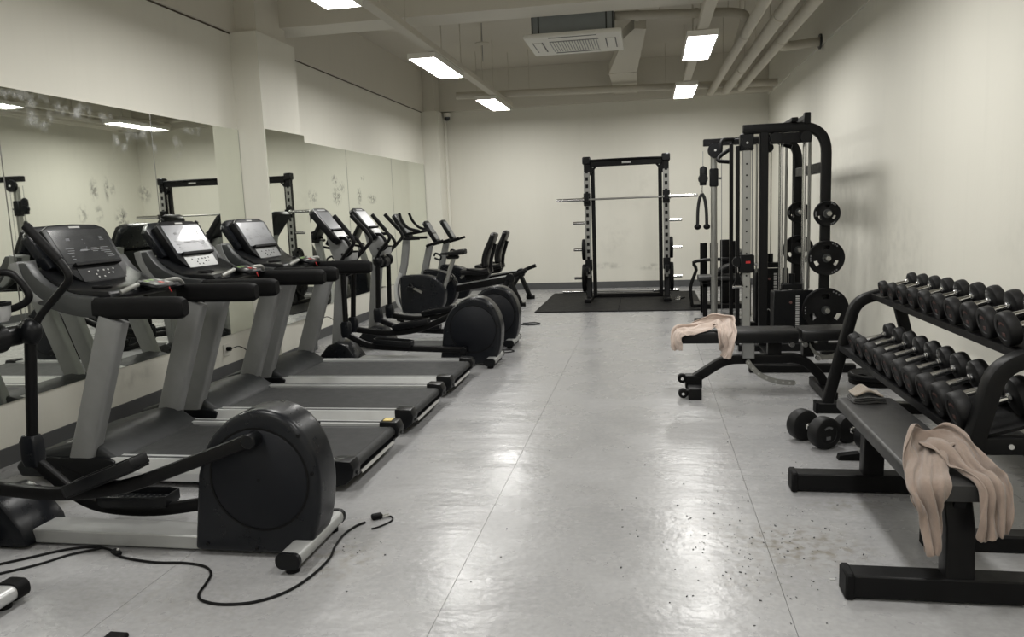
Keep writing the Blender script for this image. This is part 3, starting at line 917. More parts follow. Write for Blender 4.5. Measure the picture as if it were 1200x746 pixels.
    q.bm.transform(Mx); con = q.build('console', M['black_satin'], t)
    for nm, u0, u1, w, m_, h in (('screen', .38, .90, .145, M['screen_grey'], .003), ('button_panel', .06, .29, .13, M['silver_panel'], .003), ('reading_ledge', .315, .35, .14, M['rubber'], .02), ('console_badge', .93, .975, .09, M['grey'], .003)):
        q = MB(); q.span(u0 * Lc, u1 * Lc, -w, w, -.002, h); q.bm.transform(Mx); q.build(nm, m_, con, flat=True)
    for o in t.children:
        if o.name.split('.')[0] in ('post', 'neck', 'console', 'cup_holder', 'fixed_handlebar', 'hub'):
            o.location.x += fx
    return t

elliptical(3.12, 'nearest elliptical trainer with big round flywheel housing in the foreground', arm_in=(-.26, -.08), fx=-.09, tilt_n=.36, pn=(-.70, .385), pf=(-.83, .14), crank_n=(-.175, .565), crank_f=(-.30, .20))
elliptical(7.37, 'middle elliptical trainer just beyond the farthest treadmill', arm_in=(0.02, -.04), pn=(-.80, .245), pf=(-.72, .37), crank_n=(-.27, .17), crank_f=(-.30, .54))
elliptical(8.42, 'farthest elliptical trainer in front of the upright bike', arm_in=(-.02, 0.0), pn=(-.80, .25), pf=(-.72, .37), crank_n=(-.27, .17), crank_f=(-.30, .54))

# ================================================================== BIKES
def bike_console(t, c0, top, w, screen_m):
    c0, top = Vector(c0), Vector(top)
    dv = top - c0; Lc = dv.length; dv.normalize(); nv = Vector((dv.z, 0, -dv.x))
    Mx = Matrix(((dv.x, 0, nv.x, c0.x), (dv.y, 1, nv.y, c0.y), (dv.z, 0, nv.z, c0.z), (0, 0, 0, 1)))
    q = MB(); q.prism([(0, -w * .7), (.04, -w), (Lc * .92, -w), (Lc * 1.02, -w * .7), (Lc * 1.02, w * .7), (Lc * .92, w), (.04, w), (0, w * .7)], 'z', -.06, 0, bev=.015)
    q.bm.transform(Mx); con = q.build('console', M['black_satin'], t)
    for nm, u0, u1, ww, m_ in (('screen', .42, .9, w * .8, screen_m), ('button_panel', .1, .36, w * .75, M['grey'])):
        q = MB(); q.span(u0 * Lc, u1 * Lc, -ww, ww, -.002, .003); q.bm.transform(Mx); q.build(nm, m_, con, flat=True)

def crank_set(t, c, s, ang, y):
    c = Vector(c)
    e = c + Vector((math.cos(ang) * .165, 0, math.sin(ang) * .165))
    a = MB().beam(c + Vector((0, s * y, 0)), e + Vector((0, s * (y + .01), 0)), .02, .035).build('crank_arm', M['steel'], t)
    p = MB().span(e.x - .05, e.x + .05, s * (y + .02), s * (y + .11), e.z - .014, e.z + .014, bev=.008)
    p.build('pedal', M['black_satin'], a)
    MB().tube([(e.x - .04, s * (y + .03), e.z + .012), (e.x, s * (y + .06), e.z + .055), (e.x + .04, s * (y + .10), e.z + .012)], .008, 6, 4).build('pedal_strap', M['rubber'], a)

def upright_bike(x0, yc, label):
    t = thing('upright_bike', (x0, yc, 0), label, 'exercise bike', 'upright bikes')
    sp = [(q.x, q.z) for q in catmull([(-.02, 0, .16), (.06, 0, .10), (.28, 0, .10), (.50, 0, .14), (.60, 0, .22), (.62, 0, .44), (.55, 0, .57), (.36, 0, .64), (.06, 0, .645), (-.02, 0, .58)], 4, True)]
    MB().prism(sp, 'y', -.10, .10, bev=.03, seg=3).build('shroud', M['shroud'], t)
    MB().sweep(catmull([(-.02, 0, .68), (-.10, 0, .50), (-.10, 0, .30), (-.02, 0, .14), (.12, 0, .08), (.5, 0, .08), (.85, 0, .07)], 5), rrect(.12, .06, .02, 2)).build('front_frame', M['alu'], t)
    MB().sweep([(-.03, 0, .60), (.03, 0, .80), (.085, 0, 1.17)], rrect(.09, .10, .02), up=(1, 0, 0)).build('post', M['grey'], t)
    hb = MB()
    hb.tube([(.08, -.21, 1.18), (.20, -.20, 1.17), (.33, -.17, 1.17)], .02, 10, 3).tube([(.08, .21, 1.18), (.20, .20, 1.17), (.33, .17, 1.17)], .02, 10, 3)
    hb.tube([(.08, -.21, 1.18), (.06, 0, 1.17), (.08, .21, 1.18)], .02, 10, 4)
    hb.build('handlebar', M['rubber'], t)
    rh = MB()
    for s in (-1, 1):
        rh.tube([(.05, s * .08, 1.22), (.28, s * .17, 1.26), (.34, s * .23, 1.275), (.20, s * .25, 1.32), (.11, s * .24, 1.42), (.07, s * .22, 1.53)], .02, 10, 6)
    rh.build('bull_horn', M['rubber'], t)
    bike_console(t, (.16, 0, 1.20), (-.04, 0, 1.52), .13, M['screen'])
    MB().cyl((.57, 0, .38), (.76, 0, .86), .032, 12).build('seat_post', M['steel'], t)
    MB().sweep([(.40, 0, .30), (.54, 0, .55), (.60, 0, .68)], rrect(.09, .12, .02), up=(1, 0, 0)).build('seat_tube', M['shroud'], t)
    sd = MB()
    path = catmull([(.58, 0, .935), (.66, 0, .94), (.76, 0, .94), (.86, 0, .955), (.94, 0, .96)], 4)
    n = len(path)
    sc = [(.35 + .65 * min(1, (i / (n - 1)) * 1.5) ** 1.2) * (1 if i < n - 1 else .8) for i in range(n)]
    sd.sweep(path, rrect(.24, .075, .035, 4), scales=sc)
    sd.build('saddle', M['vinyl'], t)
    MB().span(.66, .84, -.04, .04, .86, .91, bev=.015).build('saddle_clamp', M['black'], t)
    for x, w in ((.02, .26), (.86, .28)):
        f = MB().sweep([(x, -w, .055), (x, w, .055)], rrect(.10, .06, .025, 3)).build('stabiliser', M['alu'], t)
        for s in (-1, 1):
            MB().sweep([(x, s * (w - .01), .055), (x, s * (w + .05), .055)], rrect(.11, .075, .03, 4)).build('foot_cap', M['rubber'], f)
            MB().cyl((x, s * (w - .03), 0), (x, s * (w - .03), .03), .028, 10).build('foot_pad', M['rubber'], f)
    crank_set(t, (.30, 0, .40), -1, math.radians(150), .11)
    crank_set(t, (.30, 0, .40), 1, math.radians(-30), .11)
    return t

def recumbent_bike(x0, yc, label):
    t = thing('recumbent_bike', (x0, yc, 0), label, 'exercise bike', 'recumbent bikes with backrests')
    sp = [(q.x, q.z) for q in catmull([(-.04, 0, .12), (.20, 0, .08), (.42, 0, .12), (.50, 0, .34), (.43, 0, .55), (.26, 0, .63), (.05, 0, .66), (-.02, 0, .60)], 4, True)]
    MB().prism(sp, 'y', -.11, .11, bev=.03, seg=3).build('shroud', M['shroud'], t)
    MB().sweep([(-.03, 0, .58), (.03, 0, .80), (.09, 0, 1.03)], rrect(.09, .10, .02), up=(1, 0, 0)).build('post', M['grey'], t)
    hb = MB()
    for s in (-1, 1):
        hb.tube([(.06, s * .02, 1.01), (.10, s * .18, 1.03), (.22, s * .22, 1.06), (.36, s * .20, 1.10)], .02, 10, 4)
    hb.build('handlebar', M['rubber'], t)
    bike_console(t, (.24, 0, 1.09), (.06, 0, 1.40), .13, M['screen_grey'])
    MB().tube([(.16, -.02, .83), (.24, -.02, .80), (.26, -.02, .86), (.18, -.02, .90), (.15, -.02, .86)], .016, 8, 4).build('bottle_cage', M['black_satin'], t)
    bm_ = MB().sweep([(.40, 0, .33), (.75, 0, .385), (1.38, 0, .485)], rrect(.10, .10, .015), up=(0, 0, 1)).build('beam', M['black'], t)
    MB().sweep([(.50, 0, .405), (1.28, 0, .525)], rrect(.06, .022, .006), up=(0, 0, 1)).build('seat_track', M['alu'], bm_)
    # seat and backrest
    MB().sweep(catmull([(.60, 0, .60), (.72, 0, .605), (.90, 0, .60), (1.03, 0, .62)], 4), rrect(.40, .08, .035, 3), up=(0, 0, 1)).build('seat', M['vinyl'], t)
    MB().prism([(.66, .47), (.98, .50), (1.05, .60), (1.02, .62), (.62, .60)], 'y', -.10, .10, bev=.015).build('seat_carriage', M['black'], t)
    bk = MB()
    path = catmull([(.965, 0, .66), (.96, 0, .78), (1.0, 0, .92), (1.07, 0, 1.06), (1.12, 0, 1.18)], 4)
    bk.sweep(path, rrect(.075, .36, .035, 3), up=(0, 1, 0), scales=[.8] + [1] * (len(path) - 2) + [.75])
    bk.build('backrest', M['vinyl'], t)
    MB().sweep([(1.02, 0, .58), (1.045, 0, .78), (1.12, 0, 1.02)], rrect(.05, .05, .01), up=(1, 0, 0)).build('backrest_frame', M['black'], t)
    sh = MB()
    for s in (-1, 1):
        sh.tube([(.98, s * .18, .60), (.90, s * .27, .63), (.72, s * .28, .66)], .02, 8, 4)
    sh.build('seat_handle', M['rubber'], t)
    # rear A-frame and lifting handle
    MB().cyl((1.33, -.06, .49), (1.33, .06, .49), .07, 14, bev=.01).build('rear_joint', M['black_satin'], t)
    MB().sweep([(1.33, 0, .50), (1.45, 0, .555), (1.58, 0, .60)], rrect(.09, .06, .025, 3)).build('lifting_handle', M['rubber'], t)
    for s in (-1, 1):
        xf = 1.08 if s < 0 else 1.40
        l = MB().beam((1.31, s * .03, .46), (xf, s * .43, .05), .06, .05).build('rear_leg', M['black'], t)
        MB().sweep([(xf - .06, s * .43, .03), (xf + .08, s * .43, .03)], rrect(.09, .06, .025, 3)).build('foot_cap', M['rubber'], l)
    f = MB().sweep([(.02, -.25, .05), (.02, .25, .05)], rrect(.10, .06, .025, 3)).build('front_foot', M['alu'], t)
    crank_set(t, (.33, 0, .43), -1, math.radians(40), .12)
    crank_set(t, (.33, 0, .43), 1, math.radians(220), .12)
    return t

upright_bike(-3.50, 10.62, 'upright bike with saddle and tall curved handlebars behind the ellipticals')
recumbent_bike(-3.42, 11.50, 'recumbent bike with black backrest, next after the upright bike')
recumbent_bike(-3.42, 12.50, 'farthest recumbent bike with splayed rear legs near back wall')
b0 = upright_bike(-3.43, 2.24, 'machine in bottom left corner showing only silver rear foot tube with black cap')

# ================================================================== SQUAT RACK
MB(-1.06, 12.35, 0)
for x0, x1, lab in ((-1.68, -.455, 'left black rubber mat under the squat rack'), (-.451, .765, 'right black rubber mat under the squat rack')):
    tag(MB((x0 + x1) / 2, 12.35, 0).span(x0, x1, 11.12, 13.58, 0.0, .016, bev=.004).build('rubber_mat', M['rubber'], loc=((x0 + x1) / 2, 12.35, 0)), lab, 'mat', 'rubber mats under the rack')

Z0 = .016
rk = thing('squat_rack', (-.345, 12.5, Z0), 'black squat rack with perforated silver faces on rubber mats by the back wall', 'rack')
UXL, UXR = -.62, .62
for s in (-1, 1):
    ux = s * .62
    MB().span(ux - .045, ux + .045, -.045, .045, 0.05, 2.19, bev=.006).build('upright', M['black'], rk)
    # perforated silver face: ladder of small plates leaves dark slots
    fp = MB()
    zs = [0.42 + i * .115 for i in range(15)]
    fp.span(ux - .047, ux - .022, -.053, -.044, .40, 2.05).span(ux + .022, ux + .047, -.053, -.044, .40, 2.05)
    for z in zs:
        fp.span(ux - .022, ux + .022, -.053, -.044, z - .028 - .03, z + .03 - .03)
    face = fp.build('perforated_face', M['steel_grey'], rk, flat=True)
    # rear upright
    MB().span(ux - s * .09 - .03, ux - s * .09 + .03, .02, .10, .05, 2.16, bev=.006).build('inner_upright', M['black'], rk)
    ft = MB(); ft.span(ux - .055, ux + .055, -.42, .42, 0, .06, bev=.01)
    ft.prism([(-.10, .06), (.18, .06), (.05, .32), (-.05, .32)], 'x', ux - .035, ux + .035)
    ft.build('foot_beam', M['black'], rk)
    MB().span(ux - .065, ux + .065, -.065, .065, 2.17, 2.29, bev=.015).build('corner_block', M['black_satin'], rk)
    gs = MB(); gs.prism([(ux - s * .04, 1.98), (ux - s * .04, 2.17), (ux - s * .22, 2.17), (ux - s * .16, 2.13), (ux - s * .10, 2.06)], 'y', -.02, .02)
    gst = gs.build('gusset', M['black'], rk, flat=True)
    MB().cyl((ux - s * .10, -.03, 2.13), (ux - s * .10, -.02, 2.13), .015, 10).build('gusset_bolt', M['mark'], gst)
    # bar hooks and low safety arm
    j = MB(); j.span(ux - .055, ux + .055, -.075, -.05, 1.52, 1.72, bev=.006); j.prism([(-.16, 1.575), (-.05, 1.56), (-.05, 1.60), (-.13, 1.605), (-.14, 1.66), (-.16, 1.66)], 'x', ux - .03, ux + .03)
    j.build('bar_hook', M['black_satin'], rk)
    a = MB(); a.span(ux - .055, ux + .055, -.075, .05, .48, .66, bev=.008); a.beam((ux, -.07, .52), (ux, -.45, .52), .06, .07)
    a.build('safety_arm', M['black_satin'], rk)
    for z in (.36, .82, 1.25):
        MB().cyl((ux + s * .045, 0, z), (ux + s * .24, 0, z), .024, 12, bev=.004).build('storage_peg', M['chrome'], rk)
tb = MB(); tb.span(-.56, .56, -.05, .03, 2.13, 2.22, bev=.01); tb.tube([(-.56, -.05, 2.228), (-.2, -.05, 2.232), (.2, -.05, 2.232), (.56, -.05, 2.228)], .016, 8)
cr_ = tb.build('crossbar', M['black'], rk)
MB().span(-.06, .08, -.054, -.05, 2.165, 2.195).build('crossbar_badge', M['mark'], cr_, flat=True)
MB().span(-.60, .60, .34, .42, .0, .06, bev=.006).build('floor_crossbeam', M['black'], rk)

def barbell(loc, label, L=2.2, rotz=0):
    t = thing('barbell', loc, label, 'barbell', None, rotz)
    MB().tube([(-L / 2 + .42, 0, 0), (L / 2 - .42, 0, 0)], .0145, 12).build('shaft', M['steel'], t)
    for s in (-1, 1):
        sl = MB(); sl.cyl((s * (L / 2 - .43), 0, 0), (s * L / 2, 0, 0), .025, 14, bev=.003); sl.cyl((s * (L / 2 - .44), 0, 0), (s * (L / 2 - .41), 0, 0), .04, 14, bev=.004)
        sl.build('sleeve', M['chrome'], t)
    return t
barbell((-.345, 12.5 - .12, 1.625 + Z0 - .006), 'empty steel barbell resting on the squat rack hooks')
barbell((-.5, 13.40, .016 + .026 + .015), 'steel barbell lying on floor mat behind the squat rack', 2.0)

def plate(loc, r, th, label, axis='x', hub=M['grey_dark'], grips=3, flat_rot=None, group='rubber weight plates on pegs'):
    """rubber weight plate, centre bore and real cut-out grips; disc in the plane across its axis"""
    bm = bmesh.new()
    segs = 48
    # ring fields: inner hub, spokes, rim
    radii = [.028, r * .36, r * .50, r * .72, r * .82, r * .965, r]
    zt = [th * .5, th * .5, th * .36, th * .36, th * .36, th * .5, th * .32]
    def is_hole(k):
        a = (k / segs * 360 + 3 + 90) % 120
        return 42 < a < 76
    for sgn in (-1, 1):
        pass
    vt = [[bm.verts.new((rr * math.cos(2 * math.pi * k / segs), rr * math.sin(2 * math.pi * k / segs), z)) for k in range(segs)] for rr, z in zip(radii, zt)]
    vb = [[bm.verts.new((rr * math.cos(2 * math.pi * k / segs), rr * math.sin(2 * math.pi * k / segs), -z)) for k in range(segs)] for rr, z in zip(radii, zt)]
    for i in range(len(radii) - 1):
        for k in range(segs):
            k2 = (k + 1) % segs
            if i == 2 and grips and is_hole(k):
                continue
            bm.faces.new((vt[i][k], vt[i + 1][k], vt[i + 1][k2], vt[i][k2]))
            bm.faces.new((vb[i][k2], vb[i + 1][k2], vb[i + 1][k], vb[i][k]))
    for k in range(segs):
        k2 = (k + 1) % segs
        bm.faces.new((vt[-1][k], vb[-1][k], vb[-1][k2], vt[-1][k2]))
        bm.faces.new((vt[0][k2], vb[0][k2], vb[0][k], vt[0][k]))
        if grips and is_hole(k):
            bm.faces.new((vt[2][k], vb[2][k], vb[2][k2], vt[2][k2]))
            bm.faces.new((vt[3][k2], vb[3][k2], vb[3][k], vt[3][k]))
            if not is_hole(k - 1):
                bm.faces.new((vt[2][k], vt[3][k], vb[3][k], vb[2][k]))
            if not is_hole((k + 1) % segs):
                bm.faces.new((vt[3][k2], vt[2][k2], vb[2][k2], vb[3][k2]))
    R_ = {'x': Matrix.Rotation(math.radians(90), 4, 'Y'), 'y': Matrix.Rotation(math.radians(90), 4, 'X'), 'z': Matrix.Identity(4)}[axis]
    bm.transform(R_)
    t = thing('weight_plate', loc, label, 'weight plate', group)
    b = MB(); b._add(bm)
    b.build('disc', M['rubber'], t)
    h = MB()
    prof = [(.026, -th * .54), (.042, -th * .54), (.042, th * .54), (.026, th * .54)]
    h.lathe(prof + prof[:1], (0, 0, 0), axis, 20)
    h.build('centre_ring', hub, t)
    m = MB()
    for s in (-1, 1):
        for a0 in (60, 180, 300):
            for q in range(3):
                a = math.radians(a0 + (q - 1) * 9)
                rr = r * .88
                u, v = rr * math.cos(a), rr * math.sin(a)
                hgt = s * (th * .44)
                c = {'x': (hgt, u, v), 'y': (u, hgt, v), 'z': (u, v, hgt)}[axis]
                sz = {'x': (.003, .012, .016), 'y': (.012, .003, .016), 'z': (.016, .012, .003)}[axis]
                m.box(c, sz)
    m.build('print_mark', M['mark_dim'], t, flat=True)
    return t
RX = -.345
for s, nm in ((-1, 'left'), (1, 'right')):
    plate((RX + s * (.62 + .045 + .028), 12.5, .82 + Z0), .17, .05, 'weight plate on the middle peg of %s rack upright' % nm, group='plates stored on the rack')
    plate((RX + s * (.62 + .045 + .030), 12.5, .36 + Z0), .225, .055, 'large weight plate on the lowest peg of %s rack upright' % nm, group='plates stored on the rack')
kb = thing('bar_collar', (.42, 12.15, Z0), 'small chrome spring collar lying on the mat by right rack foot', 'collar')
MB().tube([(.045 * math.cos(a * .5), .045 * math.sin(a * .5), .012 + a * .0022) for a in range(26)], .006, 6).build('coil', M['chrome'], kb)
MB().beam((.04, .01, .03), (.12, .05, .05), .014, .02).build('lever', M['rubber'], kb)

# ================================================================== CABLE TOWER
YN_, YF_ = 8.0, 9.45
ct = thing('cable_tower', (1.25, 8.7, 0), 'black multi station cable tower with silver columns near the right wall', 'cable machine')
def B(): return MB(1.25, 8.7, 0)
# near and far rounded frames
for y, x0, w in ((YN_, .92, .09), (YF_, 1.12, .08)):
    fr = B(); fr.sweep(rounded([(x0, y, 2.20), (1.70, y, 2.20), (1.70, y, .06)], .26, 8), rrect(.09, .085, .012, 2), up=(0, 1, 0))
    fr.build('arch_frame', M['black'], ct)
    B().span(1.15, 1.95, y - .04, y + .04, 0, .08, bev=.008).build('floor_beam', M['black'], ct)
    for z, L_ in ((1.36, .12), (.93, .12), (.42, .12)):
        B().cyl((1.70, y - .04, z), (1.70, y - .19, z), .024, 12, bev=.004).build('plate_peg', M['steel'], ct)
B().span(1.665, 1.735, YN_, YF_, 1.76, 1.86, bev=.006).build('side_brace', M['black'], ct)
B().span(1.36, 1.42, YN_ - .1, YF_ + .3, 2.245, 2.285, bev=.006).build('roof_beam', M['black'], ct)
cres = B(); cres.span(1.485, 1.545, YN_ - .05, YN_ + .02, 2.22, 2.33, bev=.006); cres.span(1.49, 1.54, YN_, YF_ + .4, 2.27, 2.31)
cres.build('roof_fin', M['black'], ct)
# front black column and the silver perforated column
B().span(1.08, 1.16, YN_ - .04, YN_ + .05, .0, 2.20, bev=.006).build('front_column', M['black'], ct)
sc_ = B(); sc_.span(.915, .995, YN_ - .035, YN_ + .035, .06, 2.02, bev=.006)
col = sc_.build('silver_column', M['steel_grey'], ct)
for i in range(13):
    B().cyl((.955, YN_ - .0365, .55 + i * .11), (.955, YN_ - .0345, .55 + i * .11), .009, 8).build('adjust_hole', M['rubber'], col)
B().span(.89, 1.02, YN_ - .05, YN_ + .06, 2.0, 2.16, bev=.01).build('column_head', M['black_satin'], ct)
pu = B().cyl((.955, YN_ - .07, 2.07), (.955, YN_ - .05, 2.07), .055, 18).build('head_pulley', M['black_satin'], ct)
B().cyl((.955, YN_ - .075, 2.07), (.955, YN_ - .07, 2.07), .012, 8).build('axle_bolt', M['mark'], pu)
B().span(.855, .89, YN_ - .03, YN_ + .03, .06, 2.05, bev=.004).build('rear_rail', M['black'], ct)
ca = B(); ca.span(.89, 1.03, YN_ - .065, YN_ + .06, .80, .98, bev=.012)
car = ca.build('carriage', M['black_satin'], ct)
B().span(.945, .99, YN_ - .0675, YN_ - .0645, .895, .918).build('red_label', M['red'], car, flat=True)
B().lathe([(0, -.02), (.05, -.02), (.055, 0), (.05, .02), (0, .02)], (.87, YN_ - .03, .91), 'y', 16).build('carriage_pulley', M['black_satin'], car)
B().cyl((1.03, YN_, .88), (1.07, YN_, .88), .012, 8).build('lock_pin', M['chrome'], car)
hnd = B(); hnd.tube([(.87, YN_ - .03, .86), (.875, YN_ - .03, .80)], .006, 6); hnd.cyl((.82, YN_ - .03, .66), (.92, YN_ - .03, .66), .018, 10)
hh = hnd.build('cable_handle', M['chrome'], ct)
B().prism([(.868, .80), (.882, .80), (.925, .665), (.91, .66), (.875, .76), (.84, .66), (.825, .665)], 'y', YN_ - .045, YN_ - .015).build('handle_strap', M['rubber'], hh)
# base of the tower
for x0, x1, y0, y1, z in ((.86, 1.75, 6.93, 7.02, .07), (1.08, 1.16, 6.98, YN_, .06), (.88, 1.20, YN_ - .04, YN_ + .04, .06), (1.08, 1.16, YN_, 9.9, .06)):
    B().span(x0, x1, y0, y1, 0, z, bev=.006).build('base_beam', M['black'], ct)
B().span(.55, 1.10, 9.72, 9.92, 0, .07, bev=.008).build('base_beam', M['black'], ct)
# far slim pulley column with overhead arm
B().sweep([(.79, 9.82, .06), (.79, 9.82, 2.12)], rrect(.075, .075, .02, 3), up=(0, 1, 0)).build('silver_column', M['steel'], ct)
B().cyl((.79, 9.82, .06), (.79, 9.82, .12), .05, 14).build('column_socket', M['black_satin'], ct)
B().span(.665, 1.12, 9.77, 9.87, 2.19, 2.27, bev=.006).build('overhead_arm', M['black'], ct)
hp_ = B().lathe([(0, -.025), (.085, -.025), (.09, 0), (.085, .025), (0, .025)], (.80, 9.75, 2.13), 'y', 20).build('arm_pulley', M['black_satin'], ct)
B().cyl((.80, 9.715, 2.13), (.80, 9.725, 2.13), .014, 8).build('axle_bolt', M['mark'], hp_)
tc_ = B(); tc_.span(.74, .84, 9.77, 9.88, 1.70, 1.92, bev=.012)
tcar = tc_.build('carriage', M['black_satin'], ct)
B().lathe([(0, -.03), (.05, -.03), (.06, 0), (.05, .03), (0, .03)], (.66, 9.80, 1.80), 'y', 16).build('swivel_pulley', M['black_satin'], tcar)
B().prism([(.62, 1.72), (.70, 1.72), (.71, 1.93), (.66, 1.96), (.62, 1.93)], 'y', 9.78, 9.83, bev=.008).build('pulley_bracket', M['black_satin'], tcar)
B().cyl((.84, 9.82, 1.80), (.88, 9.82, 1.80), .015, 8).build('lock_pin', M['chrome'], tcar)
# weight stacks: shroud box, guide rods, selector pins
def stack(x0, x1, y0, y1, z1, guide_top, n=19):
    s = B(); s.span(x0, x1, y0 + .03, y1, .10, z1, bev=.01)
    st = s.build('weight_stack_shroud', M['black'], ct)
    xm = (x0 + x1) / 2
    B().span(x0, x1, y0, y0 + .032, .10, z1 + .02, bev=.008).build('front_panel', M['black_satin'], st)
    w = (z1 - .16) / n
    for i in range(n):
        z = .13 + i * w
        B().span(xm + .02, xm + .055, y0 - .004, y0 + .001, z + w * .15, z + w * .8).build('number_tab', M['mark'], st, flat=True)
    B().cyl((xm - .03, y0 - .02, z1 - .10), (xm - .03, y0, z1 - .10), .014, 12).build('selector_knob', M['mark_red'], st)
    gr = B(); gr.cyl((x0 + .08, (y0 + y1) / 2, z1), (x0 + .08, (y0 + y1) / 2, guide_top), .02, 10)
    gr.build('guide_rod', M['chrome'], ct)
    gr = B(); gr.cyl((x1 - .08, (y0 + y1) / 2, z1), (x1 - .08, (y0 + y1) / 2, guide_top), .02, 10)
    gr.build('guide_rod', M['chrome'], ct)
    tp = B(); tp.span(xm - .10, xm + .10, (y0 + y1) / 2 - .05, (y0 + y1) / 2 + .05, z1 + .02, z1 + .08, bev=.01); tp.cyl((xm, (y0 + y1) / 2, z1 + .08), (xm, (y0 + y1) / 2, z1 + .18), .03, 10)
    tp.build('stack_top', M['black_satin'], ct)
    B().cyl((xm, (y0 + y1) / 2, z1 + .15), (xm, (y0 + y1) / 2, guide_top), .005, 6).build('cable', M['rubber'], ct)
    return st
s1 = stack(1.24, 1.62, 8.08, 8.34, .58, 2.18)
s2 = stack(1.20, 1.56, 9.15, 9.4, .72, 2.2)
tx = B(); tx.tube([(1.235 + .02 + i * .012, 9.143, .24 + .02 * math.sin(i * 1.1) + i * .002) for i in range(12)], .004, 5)
tx.build('script_emblem', M['mark'], s2, label='white cursive emblem')
# pull-up handles and assorted uprights, cables
for pts in ([(.93, 9.0, 2.19), (.80, 8.85, 2.17), (.78, 8.80, 2.06)], [(.92, 9.2, 2.10), (.80, 9.1, 2.02), (.78, 9.05, 1.97), (.90, 9.05, 1.95)], [(1.24, 8.3, 2.12), (1.34, 8.25, 2.06), (1.42, 8.22, 2.03)]):
    B().tube(pts, .022, 10, 4).build('pull_up_grip', M['rubber'], ct)
B().span(.92, 1.62, 9.02, 9.10, 2.14, 2.20, bev=.006).build('grip_beam', M['black'], ct)
B().span(1.04, 1.10, 8.90, 9.0, .08, 2.14, bev=.005).build('inner_column', M['black'], ct)
B().span(1.29, 1.335, 9.20, 9.26, .74, 2.14, bev=.005).build('inner_column', M['black'], ct)
B().span(.885, .925, 8.9, 8.95, .07, 2.14, bev=.005).build('inner_column', M['black'], ct)
for x, y, z0, z1, r in ((.66, 9.80, 1.86, 2.13, .004), (.88, 9.80, .1, 2.19, .004), (1.00, 9.0, .1, 2.14, .005), (1.02, 8.06, .98, 2.05, .005), (1.60, 8.25, .6, 2.18, .014), (1.66, 8.6, .1, 2.18, .012), (1.20, 9.1, .7, 2.15, .012), (1.50, 9.0, .5, 2.15, .016)):
    B().cyl((x, y, z0), (x, y, z1), r, 8).build('cable' if r < .01 else 'guide_rod', M['steel'] if r > .01 else M['grey'], ct)
for y, x in ((YN_, 1.50), (YN_, 1.22), (YF_ - .1, 1.35)):
    B().lathe([(0, -.018), (.055, -.018), (.05, 0), (.055, .018), (0, .018)], (x, y - .065, 2.10), 'y', 16).build('roof_pulley', M['black_satin'], ct)
B().span(1.18, 1.56, YN_ - .03, YN_ + .03, 2.05, 2.15, bev=.006).build('pulley_beam', M['black'], ct)

# rope attachment hangs from the far column
rp = thing('cable_rope', (.645, 9.76, 1.72), 'black tricep rope hanging from the slim pulley column', 'rope')
MB().tube([(0, 0, -.10), (0, 0, 0)], .012, 8).build('clip', M['chrome'], rp)
for s in (-1, 1):
    r_ = MB().tube([(0, 0, -.10), (s * .03, 0, -.16), (s * .05, 0, -.30), (s * .055, 0, -.48)], .02, 10, 4).build('rope_leg', M['rope'], rp)
    MB().sphere((s * .055, 0, -.50), .042, (1, 1, .85)).build('rope_end', M['rubber'], r_)

for y, nm in ((YN_, 'near'), (YF_, 'far')):
    for z, r, wd in ((1.36, .122, 'small'), (.93, .170, 'medium'), (.42, .218, 'large')):
        if nm == 'far' and wd == 'large':
            continue
        plate((1.70, y - .043 - .035, z), r, .055, '%s weight plate on the %s arch of cable tower' % (wd, nm), 'y', group='plates hung on the cable tower')

# ================================================================== FOAM ROLLERS, REAR BENCH
fr_ = thing('roller_rack', (.95, 11.55, 0), 'black curved rack holding the foam rollers in the back right area', 'rack')
MB().tube([(-.34, -.1, .03), (-.36, -.1, .30), (-.28, -.1, .55), (-.27, -.1, .68), (.42, -.1, .70)], .025, 8, 4).build('curved_tube', M['black'], fr_)
MB().span(-.36, .45, -.12, .22, .02, .05, bev=.006).build('base_shelf', M['black'], fr_)
for sx in (-.3, .4):
    MB().span(sx - .03, sx + .03, -.15, .25, 0, .03).build('floor_runner', M['black'], fr_, flat=True)
for i, (x, r, z1) in enumerate(((.785, .052, .93), (.93, .055, .93), (1.09, .07, .97), (1.24, .05, .95))):
    tag(MB(x, 11.60, .05).lathe([(0, .05), (r - .006, .05), (r, .056), (r, z1 - .006), (r - .006, z1), (r * .4, z1), (r * .4, z1 - .02), (0, z1 - .02)], (x, 11.60, 0), 'z', 20).build('foam_roller', M['rubber'], loc=(x, 11.60, .05)),
        '%s upright black foam roller from left behind the cable tower' % ORD[i], 'foam roller', 'foam rollers standing in a row')
rb = thing('weight_bench', (.95, 10.75, 0), 'black bench with raised pad standing behind the cable tower', 'bench')
for x in (-.22, .34):
    for y in (-.22, .2):
        MB().span(x - .03, x + .03, y - .03, y + .03, 0, .44, bev=.004).build('leg', M['black'], rb)
MB().span(-.25, .37, -.24, -.18, .10, .16).span(-.25, .37, -.25, .23, .40, .45).build('frame', M['black'], rb, flat=True)
MB().sweep([(-.30, -.02, .50), (.35, -.02, .50)], rrect(.34, .07, .02), up=(0, 0, 1)).build('seat', M['vinyl_grey'], rb)
MB().sweep(catmull([(-.08, -.02, .54), (.08, -.02, .64), (.22, -.02, .66), (.36, -.02, .58)], 4), rrect(.30, .06, .02), up=(0, 0, 1)).build('raised_pad', M['vinyl'], rb)
MB().cyl((.28, -.2, .82), (.28, .2, .82), .05, 14, bev=.01).cyl((.28, 0, .5), (.28, 0, .82), .025, 8).build('roller_pad', M['vinyl'], rb)

